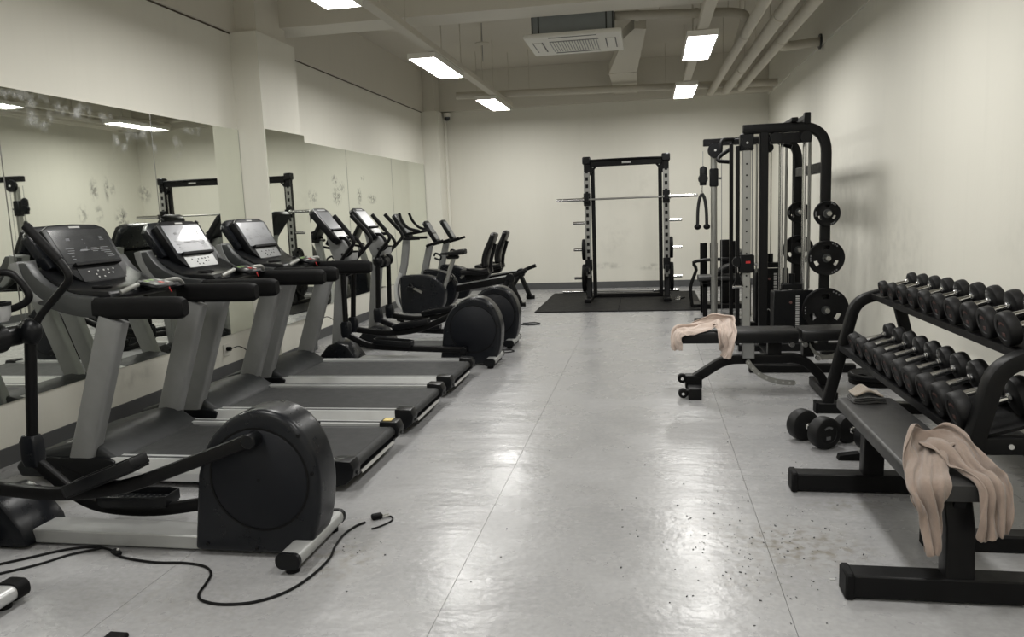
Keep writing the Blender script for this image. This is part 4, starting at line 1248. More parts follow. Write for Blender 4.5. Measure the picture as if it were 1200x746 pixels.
# ================================================================== ADJUSTABLE BENCH
ab = thing('adjustable_bench', (.75, 6.18, 0), 'black adjustable bench with a long curved perforated strut, pink towel on its left end', 'bench')
def B(): return MB(.75, 6.18, 0)
bp = B(); bp.sweep([(.20, 6.18, .470), (.22, 6.18, .470), (1.08, 6.18, .470), (1.11, 6.18, .470)], rrect(.29, .095, .022, 3), up=(0, 0, 1), scales=[.93, 1, 1, .93]); bp.build('back_pad', M['vinyl'], ab)
sp_ = B(); sp_.sweep([(1.135, 6.18, .475), (1.155, 6.18, .475), (1.47, 6.18, .485), (1.49, 6.18, .485)], rrect(.30, .085, .022, 3), up=(0, 0, 1), scales=[.93, 1, 1, .93]); sp_.build('seat_pad', M['vinyl'], ab)
B().sweep(rounded([(.30, 6.18, .09), (.58, 6.18, .275), (1.16, 6.18, .285), (1.30, 6.18, .14), (1.33, 6.18, .06)], .09, 6), rrect(.07, .09, .008), up=(0, 1, 0)).build('spine', M['black'], ab)
ft = B(); ft.span(.285, .385, 5.93, 6.43, .0, .09, bev=.006); ft.span(.27, .40, 6.12, 6.24, .05, .15, bev=.006)
ft.build('front_foot', M['black'], ab)
for z, y in ((.045, 5.985), (.13, 6.14)):
    w = B().cyl((.245, y - .03, z), (.245, y + .03, z), .036, 16, bev=.006).build('transport_wheel', M['rubber'], ab)
    B().cyl((.245, y - .034, z), (.245, y - .03, z), .012, 10).build('wheel_bolt', M['chrome'], w)
    B().span(.245, .30, y - .012, y + .012, z - .02, z + .02).build('wheel_arm', M['black'], w, flat=True)
B().span(1.27, 1.37, 5.90, 6.47, .0, .075, bev=.008).build('rear_foot', M['black'], ab)
B().span(.90, 1.0, 6.14, 6.22, .285, .43).build('pad_bracket', M['black'], ab, flat=True)
B().span(1.16, 1.24, 6.13, 6.23, .30, .43).build('pad_bracket', M['black'], ab, flat=True)
# curved ladder strut with holes
arc = catmull([(.735, 0, .285), (.78, 0, .222), (.85, 0, .160), (.95, 0, .120), (1.03, 0, .108), (1.10, 0, .106)], 6)
poly = []
for sgn in (1, -1):
    pts = []
    for i, p in enumerate(arc):
        tg = (arc[min(i + 1, len(arc) - 1)] - arc[max(i - 1, 0)]).normalized()
        nrm = Vector((-tg.z, 0, tg.x))
        q = p + nrm * (.019 if 0 < i < len(arc) - 1 else .010) * sgn
        pts.append((q.x, q.z))
    poly += pts if sgn > 0 else pts[::-1]
strut = B().prism(poly, 'y', 6.075, 6.09).build('curved_strut', M['steel'], ab, flat=True, label='grey curved perforated strut')
for i in range(2, len(arc), 4):
    B().cyl((arc[i].x, 6.0725, arc[i].z), (arc[i].x, 6.076, arc[i].z), .008, 8).build('strut_hole', M['mark'], strut)
B().span(.70, .79, 6.06, 6.10, .30, .43, bev=.004).build('strut_hinge', M['grey'], ab)
arc2 = catmull([(1.20, 0, .40), (1.25, 0, .33), (1.33, 0, .30), (1.42, 0, .34), (1.46, 0, .41)], 5)
poly = []
for sgn in (1, -1):
    pts = [(p.x, p.z + .018 * sgn) for p in arc2]
    poly += pts if sgn > 0 else pts[::-1]
B().prism(poly, 'y', 6.10, 6.115).build('seat_strut', M['steel'], ab, flat=True)
for x, z in ((1.06, .415), (1.155, .415), (1.25, .31)):
    B().cyl((x, 6.02, z), (x, 6.05, z), .02, 10).build('hinge_bolt', M['chrome'], ab)
B().sweep([(1.30, 6.18, .30), (1.50, 6.18, .31), (1.62, 6.18, .31)], rrect(.06, .06, .008), up=(0, 0, 1)).build('seat_beam', M['black'], ab)

# ================================================================== DUMBBELL RACK
dr = thing('dumbbell_rack', (1.55, 4.45, 0), 'black two tier dumbbell rack along the right wall', 'rack')
def B(): return MB(1.55, 4.45, 0)
YR0, YR1 = 3.40, 5.62
for y in (YR0, YR1):
    B().span(1.15, 1.97, y - .045, y + .045, 0, .075, bev=.008).build('foot_beam', M['black'], dr)
    B().span(1.145, 1.165, y - .047, y + .047, 0, .078, bev=.003).build('foot_end_cap', M['rubber'], dr)
    fr = B(); fr.sweep(rounded([(1.225, y, .05), (1.405, y, .79), (1.58, y, .845), (1.77, y, .90)], .22, 8), rrect(.07, .08, .012, 2), up=(0, 1, 0))
    fr.build('side_frame', M['black'], dr)
    B().beam((1.66, y, .86), (1.87, y, .05), .07, .07, up=(0, 1, 0), r=.01).build('rear_leg', M['black'], dr)
    B().beam((1.31, y, .455), (1.77, y, .465), .075, .06, up=(0, 1, 0), r=.008).build('cross_brace', M['black'], dr)
    B().cyl((1.46, y - .036, .458), (1.46, y - .028, .458), .011, 10).build('brace_bolt', M['mark'], dr)
# trays: sloping plates with a low lip in front and behind
for nm, xc, zc, x0, x1 in (('upper_tray', 1.60, .868, 1.495, 1.735), ('lower_tray', 1.4325, .515, 1.30, 1.58)):
    def zt(x): return zc + (x - xc) * .2876
    tray = B().prism([(x0, zt(x0)), (x1, zt(x1)), (x1, zt(x1) - .014), (x0, zt(x0) - .014)], 'y', YR0, YR1).build(nm, M['black'], dr, flat=True)
    for x in (x0, x1):
        B().beam((x, YR0, zt(x) - .008), (x, YR1, zt(x) - .008), .012, .034).build('tray_lip', M['black'], tray, flat=True)

def dumbbell_parts(r, hl=.062, gap=.135, logo='mark_red'):
    t = thing('dumbbell', (0, 0, 0), 'dumbbell', 'dumbbell')
    for s in (-1, 1):
        a, b_ = s * gap / 2, s * (gap / 2 + hl)
        h = MB().lathe([(0, a), (r * .78, a), (r * .97, a + s * .008), (r, a + s * .018), (r, b_ - s * .014), (r * .95, b_ - s * .003), (r * .9, b_), (r * .62, b_), (r * .60, b_ - s * .003), (0, b_ - s * .003)], (0, 0, 0), 'x', 28).build('head', M['rubber_head'], t)
        e = MB()
        for k in range(9):
            an = math.radians(50 + k * 10)
            e.box((b_ - s * .0022, -s * math.cos(an) * r * .40, math.sin(an) * r * .40), (.002, r * .055, r * .12), (Vector((1, 0, 0)), s * (an - math.pi / 2) * -1))
        e.build('end_print', M[logo], h, flat=True)
        MB().box((b_ - s * .0022, 0, -.28 * r), (.002, .32 * r, .2 * r)).build('number_print', M[logo], h, flat=True)
    g = MB().tube([(-gap / 2, 0, 0), (-gap / 2 + .02, 0, 0), (-gap * .2, 0, 0), (0, 0, 0), (gap * .2, 0, 0), (gap / 2 - .02, 0, 0), (gap / 2, 0, 0)], 1.0, 14, scales=[.0145, .0145, .016, .0175, .016, .0145, .0145]).build('handle', M['chrome'], t)
    for s in (-1, 1):
        MB().cyl((s * gap / 2, 0, 0), (s * (gap / 2 - .018), 0, 0), .022, 12, bev=.004).build('collar', M['chrome'], g)
    return t
UP = [(.054, 5.36), (.058, 5.16), (.061, 4.96), (.064, 4.76), (.067, 4.56), (.070, 4.35), (.072, 4.15), (.073, 3.94), (.075, 3.745), (.077, 3.55)]
LO = [(.067, 5.28), (.069, 5.09), (.071, 4.89), (.073, 4.70), (.075, 4.51), (.077, 4.32), (.079, 4.13), (.081, 3.92), (.083, 3.72), (.085, 3.52)]
for tier, lst, xc, zb, tilt, hl, gap in (('upper', UP, 1.60, .868, .28, .055, .142), ('lower', LO, 1.4325, .515, .28, .064, .165)):
    for i, (r, y) in enumerate(lst):
        h_ = hl * (r / .075) ** .5
        o = dumbbell_parts(r, h_, gap * (r / .075) ** .25)
        o.location = (xc, y, zb + r / math.cos(tilt) + .004)
        o.rotation_euler = (0, -tilt, 0)
        o['label'] = '%s dumbbell from the far end on the %s tier of the black rack' % (ORD[i], tier)
        o['group'] = 'dumbbells on the %s tier' % tier

# floor dumbbells
for (x, y, r, rz, lab, hl) in ((.985, 4.86, .098, -62, 'large black dumbbell lying on floor left of flat bench', .085), (1.235, 4.82, .09, -62, 'black dumbbell on floor half hidden behind the flat bench leg', .075)):
    o = dumbbell_parts(r, hl, .11, 'mark_dim')
    o.location = (x, y, r)
    o.rotation_euler = (0, 0, math.radians(rz))
    o['label'] = lab
    o['group'] = 'dumbbells left on the floor'

# plates stacked on the floor under the rack
plate((1.80, 6.55, .022), .20, .044, 'bottom weight plate of floor stack behind the dumbbell rack end', 'z', grips=3, group='plates stacked on the floor')
plate((1.79, 6.53, .067), .20, .044, 'top weight plate of floor stack behind the dumbbell rack end', 'z', grips=3, group='plates stacked on the floor')

# ================================================================== FLAT BENCH
fb = thing('flat_bench', (1.11, 3.52, 0), 'black flat bench with wide foot bars in the right foreground', 'bench')
def B(): return MB(1.11, 3.52, 0)
st = B(); st.sweep([(1.105, 2.89, .428), (1.105, 2.905, .428), (1.105, 4.19, .428), (1.105, 4.205, .428)], rrect(.28, .062, .016, 3), up=(0, 0, 1), scales=[.95, 1, 1, .95]); st.build('seat', M['vinyl_grey'], fb)
B().span(1.075, 1.145, 2.96, 4.12, .34, .40, bev=.005).build('spine', M['black'], fb)
for y0, sgn in ((2.94, 1), (4.06, -1)):
    f = B(); f.span(.735, 1.48, y0 - .05, y0 + .05, .008, .098, bev=.006); foot = f.build('foot_bar', M['black'], fb)
    for x in (.715, 1.475):
        B().span(x - .005, x + .03, y0 - .056, y0 + .056, 0, .104, bev=.008).build('foot_cap', M['rubber'], foot)
    lg = B(); lg.sweep([(1.11, y0, .09), (1.11, y0 + sgn * .012, .28), (1.11, y0 + sgn * .06, .40)], rrect(.10, .085, .008), up=(0, 1, 0)); lg.build('leg', M['black'], fb)
    B().prism([(y0 - .02, .40), (y0 + sgn * .16, .40), (y0 + sgn * .03, .27)], 'x', 1.09, 1.13).build('gusset', M['black'], fb, flat=True)

# ================================================================== TOWELS
def fold_row(c, w, n, width, amp, k, ph=0.0, cnt=13):
    """a row of points across: centre c, across w, normal n, k folds of amplitude amp"""
    c, w, n = Vector(c), Vector(w).normalized(), Vector(n).normalized()
    return [c + w * (u * width) + n * (amp * math.sin(u * 2 * math.pi * k + ph)) for u in [(i / (cnt - 1) - .5) for i in range(cnt)]]

def settled_cloth(name, points, across, m, label, th):
    """draped towel: rows of points in millimetres, `across` of them in each row"""
    V = [Vector(p) / 1000.0 for p in points]
    c = sum(V, Vector()) / len(V)
    t = MB(*c)
    t.grid([V[i:i + across] for i in range(0, len(V), across)])
    o = t.build(name, m, loc=c, angle=180)
    md = o.modifiers.new('thickness', 'SOLIDIFY'); md.thickness = th; md.offset = 0.0
    sb = o.modifiers.new('smooth', 'SUBSURF'); sb.levels = 2; sb.render_levels = 2
    return tag(o, label, 'towel')

TOWEL_BEIGE = [
    (971,2835,219),(979,2838,212),(972,2831,218),(965,2828,211),(982,2816,216),(991,2814,225),(980,2824,220),(995,2835,209),(1001,2838,215),(996,2824,221),(1008,2836,210),(1017,2845,210),(1009,2861,217),(995,2859,217),(998,2877,226),(1003,2860,224),(1007,2882,221),(1003,2901,230),(998,2889,235),(980,2902,228),
    (959,2841,234),(964,2851,227),(971,2845,233),(964,2830,240),(973,2823,241),(986,2824,243),(990,2834,242),(983,2845,234),(990,2850,233),(1002,2840,237),(1009,2834,240),(1022,2837,237),(1025,2853,235),(1007,2856,239),(998,2868,245),(1005,2874,247),(1014,2875,246),(1023,2883,243),(1016,2891,253),(989,2906,258),
    (970,2864,251),(974,2856,252),(969,2849,256),(960,2848,264),(971,2842,268),(981,2843,267),(989,2846,269),(988,2860,262),(995,2862,257),(1002,2844,266),(1013,2838,271),(1022,2846,267),(1020,2858,266),(1008,2860,265),(1008,2872,271),(1017,2876,276),(1027,2880,276),(1037,2878,274),(1034,2896,275),(1009,2915,281),
    (972,2885,275),(981,2878,282),(971,2875,284),(959,2873,285),(966,2864,292),(975,2861,295),(983,2857,295),(990,2871,289),(997,2864,290),(999,2852,299),(1012,2848,301),(1020,2855,297),(1019,2866,300),(1004,2867,301),(1006,2879,305),(1017,2890,308),(1028,2894,310),(1039,2885,310),(1039,2904,306),(1010,2913,309),
    (966,2897,314),(977,2894,321),(965,2889,321),(954,2882,315),(963,2875,316),(970,2869,321),(981,2867,324),(987,2883,320),(992,2871,325),(998,2858,332),(1011,2850,333),(1020,2858,330),(1013,2868,331),(1004,2874,333),(1003,2885,336),(1011,2898,337),(1026,2899,338),(1037,2895,342),(1036,2910,340),(1012,2919,338),
    (960,2898,351),(968,2902,358),(961,2890,357),(953,2876,346),(961,2869,343),(970,2877,348),(978,2873,357),(982,2885,356),(988,2873,359),(990,2855,362),(1005,2853,366),(1012,2864,367),(1002,2869,363),(996,2878,365),(998,2890,366),(1009,2893,366),(1021,2888,361),(1032,2884,361),(1036,2900,366),(1019,2916,370),
    (937,2885,379),(944,2893,386),(942,2878,381),(945,2866,375),(956,2859,377),(964,2870,379),(964,2876,386),(967,2887,391),(976,2877,394),(983,2856,393),(999,2850,400),(1005,2862,404),(997,2864,395),(986,2871,394),(994,2882,393),(1009,2884,392),(1021,2872,385),(1036,2870,387),(1032,2882,385),(1021,2893,386),
    (922,2887,414),(928,2897,402),(934,2883,406),(941,2871,414),(950,2863,421),(953,2873,413),(947,2888,409),(954,2896,410),(963,2884,421),(972,2870,427),(981,2857,434),(995,2860,439),(997,2868,426),(986,2871,419),(996,2879,419),(1012,2878,421),(1016,2864,417),(1028,2859,417),(1030,2875,413),(1043,2892,389),
    (943,2933,416),(947,2931,406),(942,2920,416),(928,2917,421),(924,2908,430),(935,2904,434),(947,2904,437),(955,2913,433),(959,2898,441),(959,2891,455),(970,2884,464),(985,2877,469),(993,2877,458),(985,2880,446),(1002,2882,453),(1016,2877,454),(1016,2867,458),(1026,2863,462),(1036,2874,453),(1060,2880,435),
    (940,2956,408),(953,2953,414),(947,2948,427),(931,2952,428),(933,2946,438),(937,2937,444),(943,2926,454),(950,2928,445),(961,2922,453),(963,2919,468),(972,2914,477),(983,2905,474),(995,2900,479),(995,2900,467),(1009,2900,469),(1020,2898,478),(1031,2903,475),(1039,2897,483),(1048,2896,475),(1069,2890,461),
    (947,2983,434),(955,2983,429),(948,2979,440),(934,2982,443),(936,2974,455),(946,2967,459),(954,2956,469),(958,2958,456),(967,2951,460),(977,2946,471),(985,2941,482),(992,2934,476),(1002,2933,482),(1008,2932,476),(1015,2933,470),(1027,2932,479),(1039,2934,473),(1047,2931,483),(1059,2928,476),(1071,2923,478),
    (944,3015,448),(954,3014,442),(954,3008,456),(940,3011,461),(940,3001,473),(954,2994,472),(965,2986,479),(965,2990,465),(976,2981,469),(986,2977,478),(994,2974,485),(1002,2969,488),(1013,2966,490),(1019,2966,484),(1024,2968,475),(1036,2966,485),(1047,2969,476),(1053,2965,489),(1062,2965,479),(1078,2958,481),
    (949,3046,468),(953,3047,453),(964,3038,460),(958,3036,472),(953,3031,483),(965,3024,479),(976,3016,487),(983,3020,476),(993,3015,474),(1005,3010,481),(1002,3011,493),(1011,3005,497),(1022,3002,492),(1031,2999,496),(1037,3004,485),(1046,3002,494),(1057,3004,485),(1064,3000,497),(1071,2999,488),(1089,2993,478),
    (951,3068,481),(956,3077,467),(967,3069,470),(969,3063,480),(973,3059,491),(983,3056,486),(991,3052,491),(999,3052,488),(1008,3052,479),(1019,3046,488),(1014,3046,502),(1025,3040,504),(1032,3039,494),(1041,3034,504),(1048,3037,491),(1054,3035,500),(1063,3037,502),(1077,3034,504),(1090,3031,500),(1106,3029,487),
    (958,3088,510),(962,3098,496),(971,3096,496),(979,3090,499),(986,3094,494),(995,3091,498),(1002,3091,494),(1011,3085,499),(1016,3087,486),(1027,3081,489),(1025,3079,502),(1035,3074,509),(1042,3074,497),(1050,3069,504),(1060,3071,501),(1067,3069,505),(1078,3068,513),(1095,3066,513),(1107,3059,516),(1107,3060,499),
    (975,3113,534),(966,3125,523),(976,3126,517),(985,3117,522),(990,3126,512),(999,3124,514),(1003,3126,505),(1015,3120,512),(1016,3120,499),(1028,3116,496),(1038,3112,501),(1041,3111,515),(1053,3107,510),(1058,3106,498),(1067,3105,507),(1078,3105,513),(1089,3098,523),(1105,3095,528),(1118,3091,523),(1126,3093,501),
    (995,3144,548),(981,3156,544),(989,3158,533),(995,3149,540),(1006,3151,537),(1006,3161,528),(1001,3163,518),(1014,3159,516),(1024,3155,505),(1030,3153,495),(1045,3148,501),(1054,3144,517),(1065,3138,520),(1071,3135,509),(1084,3135,497),(1098,3130,505),(1108,3126,519),(1116,3126,536),(1128,3118,531),(1142,3113,526),
    (1014,3174,568),(998,3187,565),(1004,3189,555),(1015,3182,559),(1019,3187,549),(1018,3195,535),(1010,3198,531),(1020,3194,518),(1032,3189,505),(1044,3183,505),(1056,3177,515),(1067,3171,527),(1078,3166,530),(1088,3164,521),(1102,3162,513),(1117,3156,509),(1128,3150,516),(1139,3151,535),(1149,3141,542),(1149,3136,536),
    (1033,3204,590),(1016,3214,589),(1020,3218,579),(1030,3212,578),(1026,3220,562),(1019,3228,547),(1022,3230,536),(1033,3226,523),(1046,3222,511),(1059,3217,508),(1071,3211,517),(1083,3205,528),(1093,3199,532),(1104,3195,524),(1115,3191,521),(1127,3184,514),(1138,3177,520),(1154,3176,532),(1169,3168,538),(1184,3145,534),
    (1062,3262,594),(1047,3269,589),(1049,3267,576),(1061,3258,577),(1049,3261,564),(1044,3259,552),(1044,3263,541),(1054,3259,530),(1065,3253,518),(1076,3246,512),(1086,3237,517),(1094,3226,527),(1103,3216,532),(1111,3206,527),(1118,3196,528),(1127,3187,523),(1135,3176,520),(1144,3167,524),(1154,3161,529),(1174,3158,535),
    (1137,3327,498),(1112,3314,532),(1115,3307,525),(1113,3300,533),(1107,3293,535),(1103,3288,545),(1102,3285,546),(1103,3277,539),(1104,3268,525),(1104,3257,517),(1100,3244,519),(1095,3230,527),(1090,3216,533),(1087,3202,528),(1088,3195,516),(1084,3184,516),(1089,3174,508),(1082,3163,515),(1077,3158,506),(1080,3135,502),
    (1146,3266,598),(1143,3262,581),(1160,3268,581),(1166,3266,570),(1157,3262,565),(1150,3257,562),(1150,3257,553),(1144,3251,543),(1136,3244,528),(1127,3236,518),(1115,3228,521),(1101,3221,532),(1088,3213,541),(1078,3204,540),(1074,3194,532),(1065,3188,526),(1052,3180,522),(1040,3171,524),(1027,3160,528),(1030,3137,533),
    (1186,3225,598),(1171,3217,591),(1178,3222,582),(1185,3226,572),(1179,3224,560),(1169,3217,565),(1170,3218,554),(1163,3214,545),(1153,3209,530),(1140,3204,521),(1127,3200,524),(1114,3195,536),(1103,3190,548),(1094,3185,547),(1081,3178,548),(1073,3170,540),(1060,3163,535),(1046,3161,536),(1038,3154,539),(1027,3138,548),
    (1213,3185,576),(1194,3178,577),(1197,3184,567),(1194,3188,558),(1192,3185,547),(1182,3180,552),(1176,3179,555),(1168,3174,553),(1162,3170,536),(1151,3171,526),(1138,3173,534),(1128,3171,546),(1115,3163,552),(1107,3160,547),(1095,3154,551),(1083,3149,544),(1072,3146,536),(1059,3141,534),(1055,3138,543),(1038,3131,532),
    (1216,3143,566),(1202,3138,566),(1207,3145,556),(1211,3151,544),(1201,3145,544),(1191,3140,546),(1184,3141,550),(1174,3137,553),(1167,3136,539),(1160,3139,519),(1145,3141,522),(1138,3140,541),(1129,3133,552),(1116,3127,551),(1104,3122,552),(1090,3122,543),(1082,3123,530),(1068,3122,530),(1069,3120,543),(1052,3113,530),
    (1206,3107,556),(1214,3108,547),(1218,3112,536),(1211,3117,524),(1200,3114,530),(1193,3108,537),(1183,3109,532),(1177,3111,527),(1165,3105,535),(1155,3106,527),(1144,3109,517),(1136,3101,526),(1135,3096,542),(1123,3094,540),(1112,3094,536),(1100,3099,521),(1086,3100,516),(1075,3092,522),(1084,3091,536),(1069,3083,532),
    (1226,3084,539),(1212,3079,534),(1221,3080,520),(1215,3085,507),(1203,3080,514),(1194,3077,522),(1182,3075,521),(1176,3083,512),(1168,3077,515),(1159,3075,520),(1151,3079,510),(1141,3070,514),(1145,3064,528),(1133,3064,528),(1119,3064,523),(1109,3073,506),(1097,3076,497),(1086,3068,500),(1083,3063,516),(1076,3054,526),
    (1228,3044,533),(1222,3046,521),(1218,3047,506),(1215,3052,492),(1201,3050,494),(1200,3048,508),(1187,3043,513),(1181,3050,505),(1177,3052,495),(1166,3047,498),(1158,3052,491),(1149,3042,498),(1150,3038,510),(1134,3035,511),(1128,3039,503),(1123,3047,495),(1114,3052,485),(1101,3044,483),(1087,3036,493),(1095,3023,511),
    (1240,3011,519),(1232,3013,510),(1226,3013,494),(1220,3017,479),(1208,3016,483),(1209,3018,495),(1199,3014,503),(1190,3019,496),(1186,3024,481),(1175,3017,482),(1165,3020,477),(1158,3014,486),(1151,3010,499),(1138,3001,505),(1135,3007,493),(1135,3017,485),(1125,3017,478),(1114,3013,486),(1103,3007,495),(1085,3000,491),
    (1237,2974,517),(1233,2978,504),(1233,2980,488),(1229,2983,471),(1215,2984,474),(1210,2986,486),(1200,2985,493),(1192,2988,487),(1197,2992,472),(1185,2984,472),(1172,2984,470),(1166,2983,476),(1160,2985,488),(1154,2979,495),(1143,2976,485),(1143,2983,476),(1131,2983,471),(1120,2982,481),(1121,2987,497),(1108,2978,496),
    (1240,2943,509),(1243,2948,494),(1246,2955,481),(1236,2957,469),(1220,2952,471),(1223,2958,483),(1220,2960,497),(1209,2958,489),(1200,2957,475),(1189,2953,467),(1173,2948,469),(1178,2952,479),(1174,2954,486),(1165,2948,493),(1155,2946,486),(1153,2950,473),(1138,2947,468),(1126,2947,476),(1136,2952,490),(1121,2950,502),
    (1262,2922,496),(1253,2924,485),(1250,2928,473),(1240,2928,465),(1227,2922,472),(1230,2924,483),(1219,2923,493),(1210,2925,486),(1201,2924,475),(1187,2920,469),(1176,2916,474),(1184,2919,484),(1190,2921,493),(1178,2914,495),(1165,2914,485),(1154,2914,475),(1143,2912,470),(1134,2908,479),(1151,2911,491),(1141,2914,492),
    (1246,2896,492),(1251,2901,475),(1254,2906,463),(1243,2904,458),(1232,2897,467),(1226,2888,476),(1216,2888,477),(1206,2893,474),(1200,2897,465),(1182,2895,460),(1175,2889,466),(1187,2890,474),(1190,2882,485),(1179,2882,482),(1166,2885,472),(1155,2889,460),(1143,2883,461),(1143,2876,470),(1160,2873,480),(1152,2879,483),
    (1269,2889,458),(1254,2880,457),(1251,2888,444),(1238,2887,445),(1231,2877,452),(1230,2870,461),(1218,2867,458),(1210,2878,449),(1198,2881,443),(1183,2879,440),(1177,2870,442),(1193,2867,449),(1197,2857,458),(1185,2859,456),(1170,2868,451),(1153,2873,442),(1144,2865,444),(1154,2857,449),(1171,2851,454),(1162,2850,454),
    (1255,2868,427),(1259,2874,426),(1249,2878,425),(1235,2878,422),(1234,2869,427),(1227,2860,429),(1218,2854,431),(1208,2865,425),(1196,2875,420),(1184,2873,415),(1181,2863,417),(1192,2852,418),(1193,2840,421),(1180,2846,423),(1168,2861,419),(1150,2862,418),(1142,2851,420),(1156,2847,418),(1167,2835,420),(1153,2834,424),
    (1253,2845,405),(1249,2863,395),(1242,2871,395),(1232,2865,397),(1229,2854,398),(1220,2851,399),(1208,2851,395),(1209,2867,393),(1196,2872,388),(1187,2863,385),(1185,2854,386),(1191,2843,385),(1184,2835,387),(1172,2846,390),(1161,2855,386),(1146,2853,387),(1139,2839,389),(1155,2835,386),(1158,2822,389),(1138,2824,395),
    (1250,2832,370),(1241,2849,369),(1232,2860,365),(1223,2854,368),(1225,2842,367),(1215,2835,367),(1206,2839,363),(1208,2855,356),(1199,2856,356),(1188,2853,352),(1189,2843,358),(1183,2835,357),(1172,2835,354),(1167,2846,354),(1154,2840,354),(1142,2840,353),(1137,2827,356),(1152,2819,353),(1154,2805,356),(1126,2807,364),
    (1243,2828,336),(1236,2841,337),(1226,2851,335),(1216,2843,336),(1221,2826,336),(1210,2819,335),(1200,2825,334),(1202,2841,327),(1190,2845,324),(1185,2833,324),(1185,2824,328),(1177,2815,330),(1168,2821,323),(1169,2835,317),(1154,2839,317),(1147,2830,319),(1145,2818,319),(1153,2810,320),(1148,2797,321),(1127,2814,329),
    (1232,2843,301),(1243,2844,298),(1229,2853,297),(1223,2839,296),(1213,2825,292),(1207,2812,292),(1200,2824,297),(1203,2831,302),(1208,2840,290),(1192,2826,286),(1184,2817,289),(1186,2800,297),(1170,2798,288),(1161,2811,289),(1163,2825,277),(1152,2819,274),(1150,2813,280),(1139,2813,282),(1138,2802,278),(1117,2827,289),]
